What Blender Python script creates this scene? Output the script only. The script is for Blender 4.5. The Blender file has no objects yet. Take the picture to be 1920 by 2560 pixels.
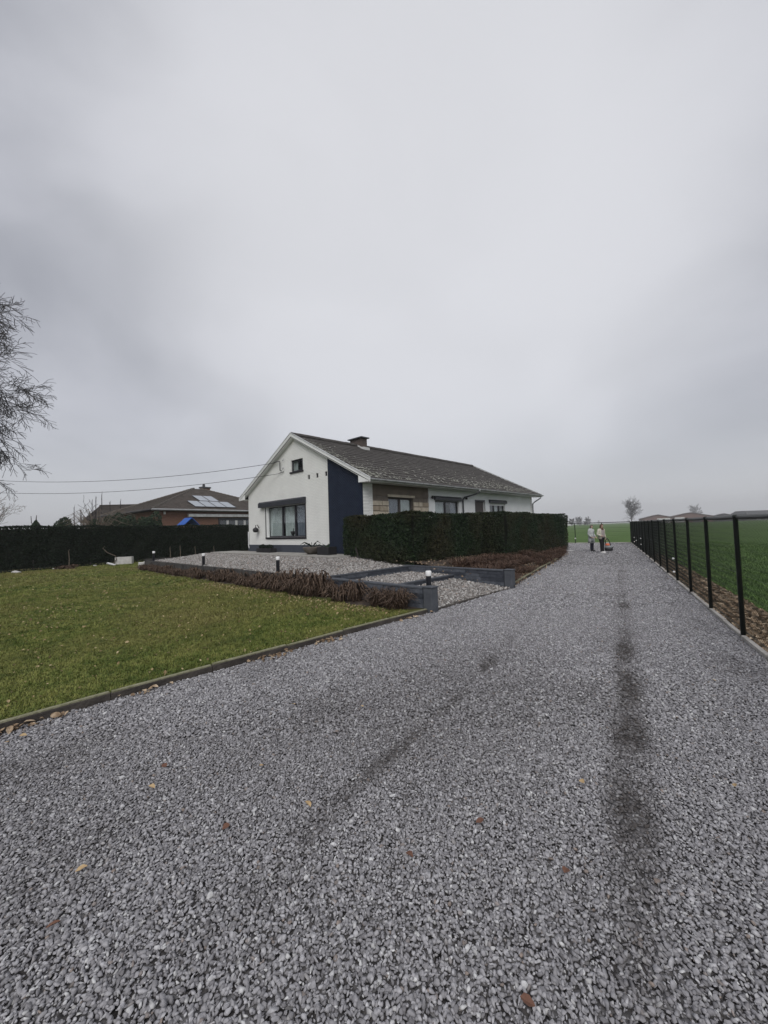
import bpy, bmesh, math, random
import numpy as np
from mathutils import Vector, Matrix, Euler
random.seed(4); rng = np.random.default_rng(4)
S = bpy.context.scene
C = S.collection
R = math.radians

# ------------------------------------------------------------------ camera
cam_d = bpy.data.cameras.new('camera'); cam = bpy.data.objects.new('camera', cam_d); C.objects.link(cam)
cam_d.sensor_fit = 'VERTICAL'; cam_d.sensor_height = 36.0; cam_d.lens = 36.0 * 995.3 / 2560.0
cam_d.clip_start = 0.05; cam_d.clip_end = 6000
CAM_M = Matrix.Rotation(R(90) + 0.0444, 4, 'X') @ Matrix.Rotation(-0.0313, 4, 'Z')
cam.matrix_world = Matrix.Translation((0, 0, 1.6)) @ CAM_M
S.camera = cam
S.render.resolution_x, S.render.resolution_y = 768, 1024
S.render.engine = 'CYCLES'

# ------------------------------------------------------------------ sky, sun, exposure
SUN_AZ, SUN_EL = 186.0, 44.0          # degrees clockwise from +Y (view direction), elevation
world = bpy.data.worlds.new('World'); S.world = world; world.use_nodes = True
wn, wl = world.node_tree.nodes, world.node_tree.links
wn.clear()
def N(tree, typ, **kw):
    n = tree.nodes.new(typ)
    for k, v in kw.items(): setattr(n, k, v)
    return n
wt = world.node_tree
w_out = N(wt, 'ShaderNodeOutputWorld')
sky = N(wt, 'ShaderNodeTexSky'); sky.sky_type = 'NISHITA'; sky.sun_disc = False
sky.sun_elevation = R(SUN_EL); sky.sun_rotation = R(SUN_AZ); sky.air_density = 1.0; sky.dust_density = 3.0
bg1 = N(wt, 'ShaderNodeBackground'); bg1.inputs[1].default_value = 0.10
wl.new(sky.outputs[0], bg1.inputs[0])
tc = N(wt, 'ShaderNodeTexCoord')
# cloud deck: broad soft patches in the direction of view (flattened so the deck stretches towards the horizon)
mp = N(wt, 'ShaderNodeMapping'); mp.inputs['Scale'].default_value = (1.0, 1.0, 1.7); mp.inputs['Location'].default_value = (1.15, 2.2, 0.3)
wl.new(tc.outputs['Generated'], mp.inputs[0])
n1 = N(wt, 'ShaderNodeTexNoise'); n1.inputs['Scale'].default_value = 2.1; n1.inputs['Detail'].default_value = 5.0; n1.inputs['Roughness'].default_value = 0.45
n1.inputs['Distortion'].default_value = 0.35
wl.new(mp.outputs[0], n1.inputs['Vector'])
rp = N(wt, 'ShaderNodeValToRGB'); rp.color_ramp.interpolation = 'EASE'
rp.color_ramp.elements[0].position = 0.32; rp.color_ramp.elements[0].color = (0.300, 0.307, 0.338, 1)
rp.color_ramp.elements[1].position = 0.68; rp.color_ramp.elements[1].color = (0.475, 0.481, 0.520, 1)
wl.new(n1.outputs['Fac'], rp.inputs[0])
# thinner cloud: one broad brighter area of the deck
dotn = N(wt, 'ShaderNodeVectorMath', operation='DOT_PRODUCT')
gd = Vector((math.sin(R(8)) * math.cos(R(36)), math.cos(R(8)) * math.cos(R(36)), math.sin(R(36))))
dotn.inputs[1].default_value = gd
wl.new(tc.outputs['Generated'], dotn.inputs[0])
mr = N(wt, 'ShaderNodeMapRange'); mr.interpolation_type = 'SMOOTHERSTEP'
mr.inputs['From Min'].default_value = 0.70; mr.inputs['From Max'].default_value = 1.0
mr.inputs['To Min'].default_value = 0.0; mr.inputs['To Max'].default_value = 0.85
wl.new(dotn.outputs['Value'], mr.inputs['Value'])
mx = N(wt, 'ShaderNodeMix', data_type='RGBA', blend_type='MIX')
wl.new(mr.outputs[0], mx.inputs[0]); wl.new(rp.outputs[0], mx.inputs[6]); mx.inputs[7].default_value = (0.645, 0.648, 0.672, 1)
sz_ = N(wt, 'ShaderNodeSeparateXYZ'); wl.new(tc.outputs['Generated'], sz_.inputs[0])
hr = N(wt, 'ShaderNodeMapRange'); hr.interpolation_type = 'SMOOTHSTEP'; hr.inputs['From Min'].default_value = 0.0; hr.inputs['From Max'].default_value = 0.30; hr.inputs['To Min'].default_value = 0.75; hr.inputs['To Max'].default_value = 0.0
wl.new(sz_.outputs[2], hr.inputs['Value'])
mh = N(wt, 'ShaderNodeMix', data_type='RGBA', blend_type='MIX'); wl.new(hr.outputs[0], mh.inputs[0]); wl.new(mx.outputs[2], mh.inputs[6]); mh.inputs[7].default_value = (0.53, 0.541, 0.57, 1)
bg2 = N(wt, 'ShaderNodeBackground'); bg2.inputs[1].default_value = 1.0
wl.new(mh.outputs[2], bg2.inputs[0])
ms = N(wt, 'ShaderNodeMixShader'); ms.inputs[0].default_value = 0.90
wl.new(bg1.outputs[0], ms.inputs[1]); wl.new(bg2.outputs[0], ms.inputs[2]); wl.new(ms.outputs[0], w_out.inputs[0])

sun_d = bpy.data.lights.new('sun', 'SUN'); sun_d.energy = 1.5; sun_d.angle = R(40); sun_d.color = (1.0, 0.985, 0.96)
sun = bpy.data.objects.new('sun', sun_d); C.objects.link(sun)
sv = Vector((math.sin(R(SUN_AZ)) * math.cos(R(SUN_EL)), math.cos(R(SUN_AZ)) * math.cos(R(SUN_EL)), math.sin(R(SUN_EL))))
sun.rotation_euler = sv.to_track_quat('Z', 'Y').to_euler(); sun.location = (0, -20, 40)
vs = S.view_settings; vs.view_transform = 'Standard'; vs.look = 'None'; vs.gamma = 1.0; vs.use_curve_mapping = False
vs.exposure = 0.34

# ------------------------------------------------------------------ materials
MATS = {}
def pmat(name, c1, c2=None, scale=8.0, rough=0.85, bump=0.0, bscale=None, spec=0.3, detail=4, coord='Object', stops=(0.35, 0.65), metal=0.0):
    """plain two-tone noise material with fine bump"""
    m = bpy.data.materials.new(name); m.use_nodes = True; t = m.node_tree
    b = t.nodes['Principled BSDF']; b.inputs['Roughness'].default_value = rough
    b.inputs['Specular IOR Level'].default_value = spec; b.inputs['Metallic'].default_value = metal
    if c2 is None: c2 = tuple(x * 0.8 for x in c1)
    if coord == 'World':
        g = N(t, 'ShaderNodeNewGeometry'); vec = g.outputs['Position']
    else:
        g = N(t, 'ShaderNodeTexCoord'); vec = g.outputs[coord]
    n = N(t, 'ShaderNodeTexNoise'); n.inputs['Scale'].default_value = scale; n.inputs['Detail'].default_value = detail
    t.links.new(vec, n.inputs['Vector'])
    r = N(t, 'ShaderNodeValToRGB'); r.color_ramp.elements[0].position = stops[0]; r.color_ramp.elements[1].position = stops[1]
    r.color_ramp.elements[0].color = (*c1, 1); r.color_ramp.elements[1].color = (*c2, 1)
    t.links.new(n.outputs['Fac'], r.inputs[0]); t.links.new(r.outputs[0], b.inputs['Base Color'])
    if bump:
        n2 = N(t, 'ShaderNodeTexNoise'); n2.inputs['Scale'].default_value = bscale or scale * 6; n2.inputs['Detail'].default_value = 4
        t.links.new(vec, n2.inputs['Vector'])
        bp = N(t, 'ShaderNodeBump'); bp.inputs['Strength'].default_value = bump; bp.inputs['Distance'].default_value = 0.02
        t.links.new(n2.outputs['Fac'], bp.inputs['Height']); t.links.new(bp.outputs[0], b.inputs['Normal'])
    MATS[name] = m
    return m

def ramp(t, vals):
    r = N(t, 'ShaderNodeValToRGB'); e = r.color_ramp.elements
    while len(e) < len(vals): e.new(0.5)
    for el, (p, c) in zip(e, vals): el.position = p; el.color = (*c, 1)
    return r

def stone_mat(name, stops, dirt_col=None, rough=0.8, nscale=60):
    """one pebble colour per instance, fine mottling, optional dirt amount carried by each point"""
    m = bpy.data.materials.new(name); m.use_nodes = True; t = m.node_tree; L = t.links
    b = t.nodes['Principled BSDF']; b.inputs['Roughness'].default_value = rough; b.inputs['Specular IOR Level'].default_value = 0.35
    oi = N(t, 'ShaderNodeObjectInfo'); r = ramp(t, stops); r.color_ramp.interpolation = 'LINEAR'
    L.new(oi.outputs['Random'], r.inputs[0])
    g = N(t, 'ShaderNodeNewGeometry'); n = N(t, 'ShaderNodeTexNoise'); n.inputs['Scale'].default_value = nscale; n.inputs['Detail'].default_value = 3
    L.new(g.outputs['Position'], n.inputs['Vector'])
    mr = N(t, 'ShaderNodeMapRange'); mr.inputs['From Min'].default_value = .3; mr.inputs['From Max'].default_value = .7; mr.inputs['To Min'].default_value = .72; mr.inputs['To Max'].default_value = 1.25
    L.new(n.outputs['Fac'], mr.inputs['Value'])
    mu = N(t, 'ShaderNodeMix', data_type='RGBA', blend_type='MULTIPLY'); mu.inputs[0].default_value = 1
    L.new(r.outputs[0], mu.inputs[6]); L.new(mr.outputs[0], mu.inputs[7])
    out = mu.outputs[2]
    if dirt_col:
        a = N(t, 'ShaderNodeAttribute'); a.attribute_type = 'INSTANCER'; a.attribute_name = 'dirt'
        md = N(t, 'ShaderNodeMix', data_type='RGBA', blend_type='MIX'); L.new(a.outputs['Fac'], md.inputs[0])
        L.new(out, md.inputs[6]); md.inputs[7].default_value = (*dirt_col, 1); out = md.outputs[2]
    L.new(out, b.inputs['Base Color'])
    MATS[name] = m
    return m

def brick_mat(name, axes, c1, c2, mortar, bw=0.21, bh=0.065, ms_=0.012, rough=0.75, bump=0.5):
    m = bpy.data.materials.new(name); m.use_nodes = True; t = m.node_tree; L = t.links
    b = t.nodes['Principled BSDF']; b.inputs['Roughness'].default_value = rough; b.inputs['Specular IOR Level'].default_value = 0.3
    tcn = N(t, 'ShaderNodeTexCoord'); sp = N(t, 'ShaderNodeSeparateXYZ'); cb = N(t, 'ShaderNodeCombineXYZ')
    L.new(tcn.outputs['Object'], sp.inputs[0]); L.new(sp.outputs['XYZ'.index(axes[0])], cb.inputs[0]); L.new(sp.outputs['XYZ'.index(axes[1])], cb.inputs[1])
    br = N(t, 'ShaderNodeTexBrick'); br.inputs['Color1'].default_value = (*c1, 1); br.inputs['Color2'].default_value = (*c2, 1); br.inputs['Mortar'].default_value = (*mortar, 1)
    br.inputs['Scale'].default_value = 1.0; br.inputs['Mortar Size'].default_value = ms_ * .5; br.inputs['Brick Width'].default_value = bw; br.inputs['Row Height'].default_value = bh
    br.inputs['Mortar Smooth'].default_value = 0.4
    L.new(cb.outputs[0], br.inputs['Vector'])
    n = N(t, 'ShaderNodeTexNoise'); n.inputs['Scale'].default_value = 1.3; n.inputs['Detail'].default_value = 6; L.new(tcn.outputs['Object'], n.inputs['Vector'])
    mr = N(t, 'ShaderNodeMapRange'); mr.inputs['From Min'].default_value = .3; mr.inputs['From Max'].default_value = .7; mr.inputs['To Min'].default_value = .95; mr.inputs['To Max'].default_value = 1.03
    L.new(n.outputs['Fac'], mr.inputs['Value'])
    mu = N(t, 'ShaderNodeMix', data_type='RGBA', blend_type='MULTIPLY'); mu.inputs[0].default_value = 1
    L.new(br.outputs['Color'], mu.inputs[6]); L.new(mr.outputs[0], mu.inputs[7]); L.new(mu.outputs[2], b.inputs['Base Color'])
    n2 = N(t, 'ShaderNodeTexNoise'); n2.inputs['Scale'].default_value = 40; L.new(tcn.outputs['Object'], n2.inputs['Vector'])
    ad = N(t, 'ShaderNodeMath', operation='MULTIPLY_ADD'); L.new(br.outputs['Fac'], ad.inputs[0]); ad.inputs[1].default_value = -1.0; L.new(n2.outputs['Fac'], ad.inputs[2])
    bp = N(t, 'ShaderNodeBump'); bp.inputs['Strength'].default_value = bump; bp.inputs['Distance'].default_value = 0.012
    L.new(ad.outputs[0], bp.inputs['Height']); L.new(bp.outputs[0], b.inputs['Normal'])
    MATS[name] = m
    return m

def leaf_mat(name, stops, scale=3.0, rough=0.7, inst=False, trans=0.0, wscale=0.35, warm=None):
    """foliage: colour varies from leaf to leaf (noise at leaf size, or per instance) and over broad patches"""
    m = bpy.data.materials.new(name); m.use_nodes = True; t = m.node_tree; L = t.links
    b = t.nodes['Principled BSDF']; b.inputs['Roughness'].default_value = rough; b.inputs['Specular IOR Level'].default_value = 0.2
    g = N(t, 'ShaderNodeNewGeometry')
    n = N(t, 'ShaderNodeTexNoise'); n.inputs['Scale'].default_value = scale; n.inputs['Detail'].default_value = 5; n.inputs['Roughness'].default_value = .65
    L.new(g.outputs['Position'], n.inputs['Vector'])
    fac = n.outputs['Fac']
    if inst:
        oi = N(t, 'ShaderNodeObjectInfo'); ma = N(t, 'ShaderNodeMath', operation='MULTIPLY_ADD'); L.new(oi.outputs['Random'], ma.inputs[0]); ma.inputs[1].default_value = .35
        sb = N(t, 'ShaderNodeMath', operation='SUBTRACT'); L.new(fac, sb.inputs[0]); sb.inputs[1].default_value = .175
        L.new(sb.outputs[0], ma.inputs[2]); fac = ma.outputs[0]
    r = ramp(t, stops); L.new(fac, r.inputs[0]); out = r.outputs[0]
    if warm:
        n2 = N(t, 'ShaderNodeTexNoise'); n2.inputs['Scale'].default_value = wscale; n2.inputs['Detail'].default_value = 3; L.new(g.outputs['Position'], n2.inputs['Vector'])
        mr = N(t, 'ShaderNodeMapRange'); mr.inputs['From Min'].default_value = .42; mr.inputs['From Max'].default_value = .68; mr.inputs['To Max'].default_value = .75
        L.new(n2.outputs['Fac'], mr.inputs['Value'])
        mi = N(t, 'ShaderNodeMix', data_type='RGBA'); L.new(mr.outputs[0], mi.inputs[0]); L.new(out, mi.inputs[6]); mi.inputs[7].default_value = (*warm, 1); out = mi.outputs[2]
    L.new(out, b.inputs['Base Color'])
    MATS[name] = m
    return m

def glass_mat():
    m = bpy.data.materials.new('window_glass'); m.use_nodes = True; t = m.node_tree; t.nodes.clear()
    o = N(t, 'ShaderNodeOutputMaterial'); tr = N(t, 'ShaderNodeBsdfTransparent'); gl = N(t, 'ShaderNodeBsdfGlossy'); gl.inputs['Roughness'].default_value = 0.02
    tr.inputs[0].default_value = (.92, .95, .95, 1); gl.inputs[0].default_value = (.95, .97, 1, 1)
    lw = N(t, 'ShaderNodeLayerWeight'); lw.inputs[0].default_value = .5; mi = N(t, 'ShaderNodeMixShader')
    pw = N(t, 'ShaderNodeMath', operation='POWER'); pw.inputs[1].default_value = 4.0; t.links.new(lw.outputs['Facing'], pw.inputs[0])
    ad = N(t, 'ShaderNodeMath', operation='MULTIPLY_ADD'); ad.inputs[1].default_value = .7; ad.inputs[2].default_value = .06; t.links.new(pw.outputs[0], ad.inputs[0])
    t.links.new(ad.outputs[0], mi.inputs[0]); t.links.new(tr.outputs[0], mi.inputs[1]); t.links.new(gl.outputs[0], mi.inputs[2]); t.links.new(mi.outputs[0], o.inputs[0])
    MATS['window_glass'] = m
glass_mat()
M = MATS
pmat('white_paint', (.78, .79, .78), (.70, .71, .70), 2.0, .6, .1, 30)
pmat('render_white', (.76, .78, .78), (.68, .70, .70), 1.2, .8, .25, 60)
brick_mat('white_brick', 'YZ', (.81, .815, .79), (.785, .79, .765), (.68, .685, .665), bump=1.0)
brick_mat('white_brick_side', 'XZ', (.81, .815, .79), (.785, .79, .765), (.68, .685, .665), bump=1.0)
brick_mat('red_brick', 'XZ', (.20, .095, .06), (.15, .07, .045), (.22, .17, .14), bump=.5)
brick_mat('red_brick_end', 'YZ', (.20, .095, .06), (.15, .07, .045), (.22, .17, .14), bump=.5)
brick_mat('chimney_brick', 'XZ', (.10, .075, .065), (.075, .06, .055), (.12, .11, .10), bump=.5)
pmat('plinth_paint', (.055, .062, .078), (.045, .052, .066), 2, .7, .2, 50)
pmat('anthracite', (.035, .037, .045), (.028, .030, .038), 3, .45, .05, 80, spec=.4)
pmat('dark_frame', (.030, .028, .034), (.022, .020, .026), 3, .4, spec=.4)
pmat('shutter_brown', (.085, .075, .072), (.07, .06, .058), 4, .6)
pmat('zinc', (.34, .35, .36), (.26, .27, .28), 3, .5, .1, 40, spec=.4)
pmat('gutter_white', (.52, .53, .54), (.38, .39, .39), 4, .55, .1, 40)
pmat('brown_render', (.20, .165, .135), (.15, .125, .105), 2, .9, .3, 40)
pmat('stone_a', (.44, .385, .30), (.33, .28, .215), 5, .9, .5, 30)
pmat('stone_b', (.54, .48, .39), (.42, .37, .29), 5, .9, .5, 30)
pmat('stone_c', (.36, .30, .23), (.27, .225, .17), 5, .9, .5, 30)
pmat('mortar', (.19, .165, .14), (.15, .13, .11), 9, .95, .3)
pmat('curtain', (.50, .52, .51), (.40, .42, .41), 3, .9)
pmat('blind_blue', (.19, .20, .24), (.16, .17, .21), 6, .9)
pmat('interior', (.10, .10, .10), (.08, .08, .08), 2, .9)
pmat('slate_wall', (.060, .068, .084), (.105, .114, .134), 7, .75, .7, 35)
pmat('slate_wall_b', (.034, .039, .050), (.056, .062, .077), 7, .75, .7, 35)
pmat('slate_cap', (.085, .092, .105), (.062, .068, .08), 6, .8, .4, 50)
pmat('edging_board', (.045, .043, .043), (.075, .072, .068), 5, .9, .5, 30)
pmat('kerb_dark', (.040, .035, .032), (.075, .066, .058), 6, .95, .6, 30)
pmat('moss_top', (.17, .17, .10), (.27, .26, .18), 10, .95, .6, 50)
pmat('kerb_pale', (.46, .44, .41), (.34, .325, .30), 5, .9, .4, 40)
pmat('patio_slab', (.36, .345, .32), (.27, .26, .24), 4, .9, .3, 40)
pmat('fence_coat', (.012, .016, .014), (.018, .022, .020), 4, .5, spec=.35)
pmat('soil', (.055, .042, .034), (.085, .066, .052), 6, .95, .8, 25)
pmat('terrace_bed', (.085, .075, .065), (.13, .115, .10), 9, .95, .8, 25)
pmat('black_plastic', (.018, .018, .02), (.026, .026, .028), 5, .5)
pmat('lamp_white', (.82, .82, .82), (.78, .78, .78), 5, .4)
pmat('bark', (.034, .029, .030), (.055, .047, .046), 6, .95, .5, 20)
pmat('bark_hazed', (.13, .125, .13), (.17, .16, .165), 1, .95)  # haze over the distant trees painted into their bark as a paler grey
pmat('bark_pale', (.17, .14, .11), (.12, .10, .08), 6, .95, .4, 20)
pmat('wood', (.20, .13, .08), (.14, .09, .055), 6, .8, .3)
pmat('concrete_pale', (.55, .54, .52), (.44, .43, .41), 5, .9, .4)
pmat('blue_tarp', (.02, .10, .42), (.016, .085, .36), 5, .5)
pmat('cable', (.02, .02, .022), (.02, .02, .022), 5, .6)
pmat('pv_cell', (.30, .33, .37), (.26, .29, .33), 3, .25, spec=.6)
pmat('aluminium', (.55, .56, .58), (.48, .49, .51), 4, .4)
pmat('barn_red', (.17, .10, .085), (.13, .08, .07), 1, .9)
pmat('barn_roof', (.115, .085, .075), (.09, .07, .062), 1, .9)
pmat('far_dark', (.08, .08, .085), (.06, .06, .065), 1, .9)
pmat('far_white', (.6, .6, .6), (.5, .5, .5), 1, .9)
pmat('skin', (.50, .34, .27), (.46, .30, .24), 8, .6)
pmat('hair_grey', (.16, .14, .12), (.12, .10, .085), 30, .7)
pmat('hair_brown', (.13, .085, .055), (.09, .06, .04), 30, .7)
pmat('coat_grey', (.46, .475, .475), (.34, .355, .36), 12, .9, .4, 40)
pmat('jacket_beige', (.54, .525, .44), (.43, .415, .345), 12, .9, .4, 40)
pmat('sweater_grey', (.34, .30, .29), (.28, .25, .24), 14, .9, .4, 60)
pmat('scarf_brown', (.14, .075, .05), (.10, .055, .04), 14, .9)
pmat('trousers_navy', (.018, .018, .032), (.012, .012, .022), 8, .9, .3)
pmat('trousers_black', (.014, .013, .015), (.010, .009, .011), 8, .9, .3)
pmat('shoe_white', (.75, .74, .74), (.68, .67, .67), 8, .6)
pmat('shoe_black', (.015, .015, .018), (.012, .012, .014), 8, .5)
pmat('bag_orange', (.62, .16, .08), (.55, .13, .06), 8, .7)
pmat('bag_grey', (.26, .28, .29), (.2, .215, .22), 8, .7)
pmat('boulder', (.16, .165, .165), (.10, .105, .105), 4, .9, .6, 15)
pmat('terracotta', (.125, .11, .095), (.085, .076, .066), 5, .9, .4)
pmat('bolt_grey', (.30, .31, .31), (.24, .25, .25), 4, .5)
leaf_mat('hedge_leaf', [(.30, (.007, .014, .008)), (.5, (.015, .028, .013)), (.72, (.036, .060, .024))], 11.0, warm=(.036, .030, .015), wscale=.8)
leaf_mat('hedge_leaf_dark', [(.30, (.005, .010, .006)), (.5, (.010, .018, .010)), (.72, (.026, .039, .019))], 11.0)
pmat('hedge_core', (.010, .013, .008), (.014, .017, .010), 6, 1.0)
leaf_mat('conifer_leaf', [(.30, (.012, .024, .015)), (.5, (.026, .044, .024)), (.72, (.05, .072, .036))], 6.0)
leaf_mat('grass_blade', [(.28, (.062, .098, .020)), (.5, (.142, .172, .040)), (.74, (.245, .250, .074))], 1.6, inst=True, warm=(.215, .190, .070), wscale=.33)
leaf_mat('field_blade', [(.28, (.066, .128, .030)), (.5, (.102, .185, .046)), (.74, (.15, .235, .072))], 1.2, inst=True)
leaf_mat('withered_leaf', [(.30, (.028, .019, .014)), (.46, (.070, .046, .033)), (.58, (.115, .079, .056)), (.74, (.31, .235, .17))], 22.0)
leaf_mat('rusty_leaf', [(.28, (.034, .021, .016)), (.5, (.085, .051, .037)), (.74, (.19, .125, .088))], 20.0)
leaf_mat('fallen_leaf', [(.25, (.13, .085, .045)), (.5, (.31, .235, .125)), (.75, (.50, .42, .26))], 20.0, inst=True)
leaf_mat('litter_leaf', [(.25, (.09, .062, .042)), (.5, (.26, .185, .12)), (.75, (.55, .45, .33))], 20.0, inst=True)
leaf_mat('moss', [(.3, (.13, .13, .105)), (.5, (.22, .22, .19)), (.75, (.38, .38, .345))], 5.0)
leaf_mat('leaf_orange', [(.3, (.34, .23, .12)), (.7, (.50, .38, .22))], 30.0)
leaf_mat('leaf_brown', [(.3, (.11, .055, .04)), (.7, (.18, .095, .065))], 30.0)
stone_mat('gravel_stone', [(0, (.190, .185, .195)), (.3, (.262, .257, .270)), (.6, (.328, .322, .337)), (.88, (.400, .395, .410)), (.965, (.54, .54, .54)), (.985, (.25, .235, .235)), (1, (.27, .22, .19))], dirt_col=(.050, .042, .038))
stone_mat('terrace_stone', [(0, (.14, .125, .118)), (.3, (.235, .218, .205)), (.65, (.335, .32, .305)), (.9, (.47, .46, .445)), (1, (.27, .205, .165))], nscale=30)

def roof_tile_mat(name, dark, mid, lichen):
    m = bpy.data.materials.new(name); m.use_nodes = True; t = m.node_tree; L = t.links
    b = t.nodes['Principled BSDF']; b.inputs['Roughness'].default_value = .9; b.inputs['Specular IOR Level'].default_value = .2
    g = N(t, 'ShaderNodeNewGeometry')
    a = N(t, 'ShaderNodeTexNoise'); a.inputs['Scale'].default_value = 1.8; a.inputs['Detail'].default_value = 6; L.new(g.outputs['Position'], a.inputs['Vector'])
    r = ramp(t, [(.32, dark), (.66, mid)]); L.new(a.outputs['Fac'], r.inputs[0])
    c = N(t, 'ShaderNodeTexNoise'); c.inputs['Scale'].default_value = 9; c.inputs['Detail'].default_value = 5; L.new(g.outputs['Position'], c.inputs['Vector'])
    r2 = N(t, 'ShaderNodeMapRange'); r2.inputs['From Min'].default_value = .58; r2.inputs['From Max'].default_value = .70; L.new(c.outputs['Fac'], r2.inputs['Value'])
    mi = N(t, 'ShaderNodeMix', data_type='RGBA'); L.new(r2.outputs[0], mi.inputs[0]); L.new(r.outputs[0], mi.inputs[6]); mi.inputs[7].default_value = (*lichen, 1)
    L.new(mi.outputs[2], b.inputs['Base Color'])
    bp = N(t, 'ShaderNodeBump'); bp.inputs['Strength'].default_value = .5; bp.inputs['Distance'].default_value = .02; L.new(c.outputs['Fac'], bp.inputs['Height']); L.new(bp.outputs[0], b.inputs['Normal'])
    MATS[name] = m
roof_tile_mat('roof_tile', (.058, .053, .050), (.076, .070, .066), (.092, .087, .081))
roof_tile_mat('roof_tile_brown', (.066, .056, .049), (.100, .086, .075), (.14, .13, .115))

def herringbone_mat():
    m = bpy.data.materials.new('navy_herringbone'); m.use_nodes = True; t = m.node_tree; L = t.links
    b = t.nodes['Principled BSDF']; b.inputs['Roughness'].default_value = .75; b.inputs['Specular IOR Level'].default_value = .2
    tcn = N(t, 'ShaderNodeTexCoord'); sp = N(t, 'ShaderNodeSeparateXYZ'); L.new(tcn.outputs['Object'], sp.inputs[0])
    pp = N(t, 'ShaderNodeMath', operation='PINGPONG'); pp.inputs[1].default_value = .34; L.new(sp.outputs[1], pp.inputs[0])
    s = N(t, 'ShaderNodeMath', operation='ADD'); L.new(pp.outputs[0], s.inputs[0]); L.new(sp.outputs[2], s.inputs[1])
    fr = N(t, 'ShaderNodeMath', operation='PINGPONG'); fr.inputs[1].default_value = .055; L.new(s.outputs[0], fr.inputs[0])
    st = N(t, 'ShaderNodeMapRange'); st.inputs['From Min'].default_value = 0; st.inputs['From Max'].default_value = .018; L.new(fr.outputs[0], st.inputs['Value'])
    n = N(t, 'ShaderNodeTexNoise'); n.inputs['Scale'].default_value = 3; n.inputs['Detail'].default_value = 5; L.new(tcn.outputs['Object'], n.inputs['Vector'])
    r = ramp(t, [(.3, (.013, .019, .036)), (.7, (.019, .027, .048))]); L.new(n.outputs['Fac'], r.inputs[0]); L.new(r.outputs[0], b.inputs['Base Color'])
    bp = N(t, 'ShaderNodeBump'); bp.inputs['Strength'].default_value = 1; bp.inputs['Distance'].default_value = .02; L.new(st.outputs[0], bp.inputs['Height']); L.new(bp.outputs[0], b.inputs['Normal'])
    MATS['navy_herringbone'] = m
herringbone_mat()

def ground_mat(name, stops, scale, bump, bscale, warm=None, vor=None):
    m = bpy.data.materials.new(name); m.use_nodes = True; t = m.node_tree; L = t.links
    b = t.nodes['Principled BSDF']; b.inputs['Roughness'].default_value = .95; b.inputs['Specular IOR Level'].default_value = .15
    g = N(t, 'ShaderNodeNewGeometry')
    if vor:
        v = N(t, 'ShaderNodeTexVoronoi'); v.inputs['Scale'].default_value = vor; L.new(g.outputs['Position'], v.inputs['Vector'])
        sx = N(t, 'ShaderNodeSeparateXYZ'); L.new(v.outputs['Color'], sx.inputs[0]); fac = sx.outputs[0]; hgt = v.outputs['Distance']
    else:
        n = N(t, 'ShaderNodeTexNoise'); n.inputs['Scale'].default_value = scale; n.inputs['Detail'].default_value = 8; n.inputs['Roughness'].default_value = .65; L.new(g.outputs['Position'], n.inputs['Vector']); fac = n.outputs['Fac']
        n2 = N(t, 'ShaderNodeTexNoise'); n2.inputs['Scale'].default_value = bscale; n2.inputs['Detail'].default_value = 6; L.new(g.outputs['Position'], n2.inputs['Vector']); hgt = n2.outputs['Fac']
    r = ramp(t, stops); L.new(fac, r.inputs[0]); out = r.outputs[0]
    if warm:
        n3 = N(t, 'ShaderNodeTexNoise'); n3.inputs['Scale'].default_value = .33; n3.inputs['Detail'].default_value = 3; L.new(g.outputs['Position'], n3.inputs['Vector'])
        mr_ = N(t, 'ShaderNodeMapRange'); mr_.inputs['From Min'].default_value = .42; mr_.inputs['From Max'].default_value = .68; mr_.inputs['To Max'].default_value = .75; L.new(n3.outputs['Fac'], mr_.inputs['Value'])
        mi = N(t, 'ShaderNodeMix', data_type='RGBA'); L.new(mr_.outputs[0], mi.inputs[0]); L.new(out, mi.inputs[6]); mi.inputs[7].default_value = (*warm, 1); out = mi.outputs[2]
    L.new(out, b.inputs['Base Color'])
    bp = N(t, 'ShaderNodeBump'); bp.inputs['Strength'].default_value = bump; bp.inputs['Distance'].default_value = .03; L.new(hgt, bp.inputs['Height'])
    if vor: bp.invert = True
    L.new(bp.outputs[0], b.inputs['Normal'])
    MATS[name] = m
ground_mat('field_ground', [(.3, (.048, .094, .019)), (.55, (.070, .126, .029)), (.75, (.095, .152, .040))], .25, .8, 14)
ground_mat('lawn_ground', [(.3, (.060, .074, .020)), (.55, (.095, .106, .032)), (.75, (.13, .13, .048))], 2.5, .8, 30, warm=(.14, .115, .05))
ground_mat('drive_ground', [(0, (.042, .039, .038)), (.4, (.085, .080, .080)), (.75, (.145, .140, .142)), (1, (.21, .206, .21))], 30, 1.0, 80, vor=32)

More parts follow.
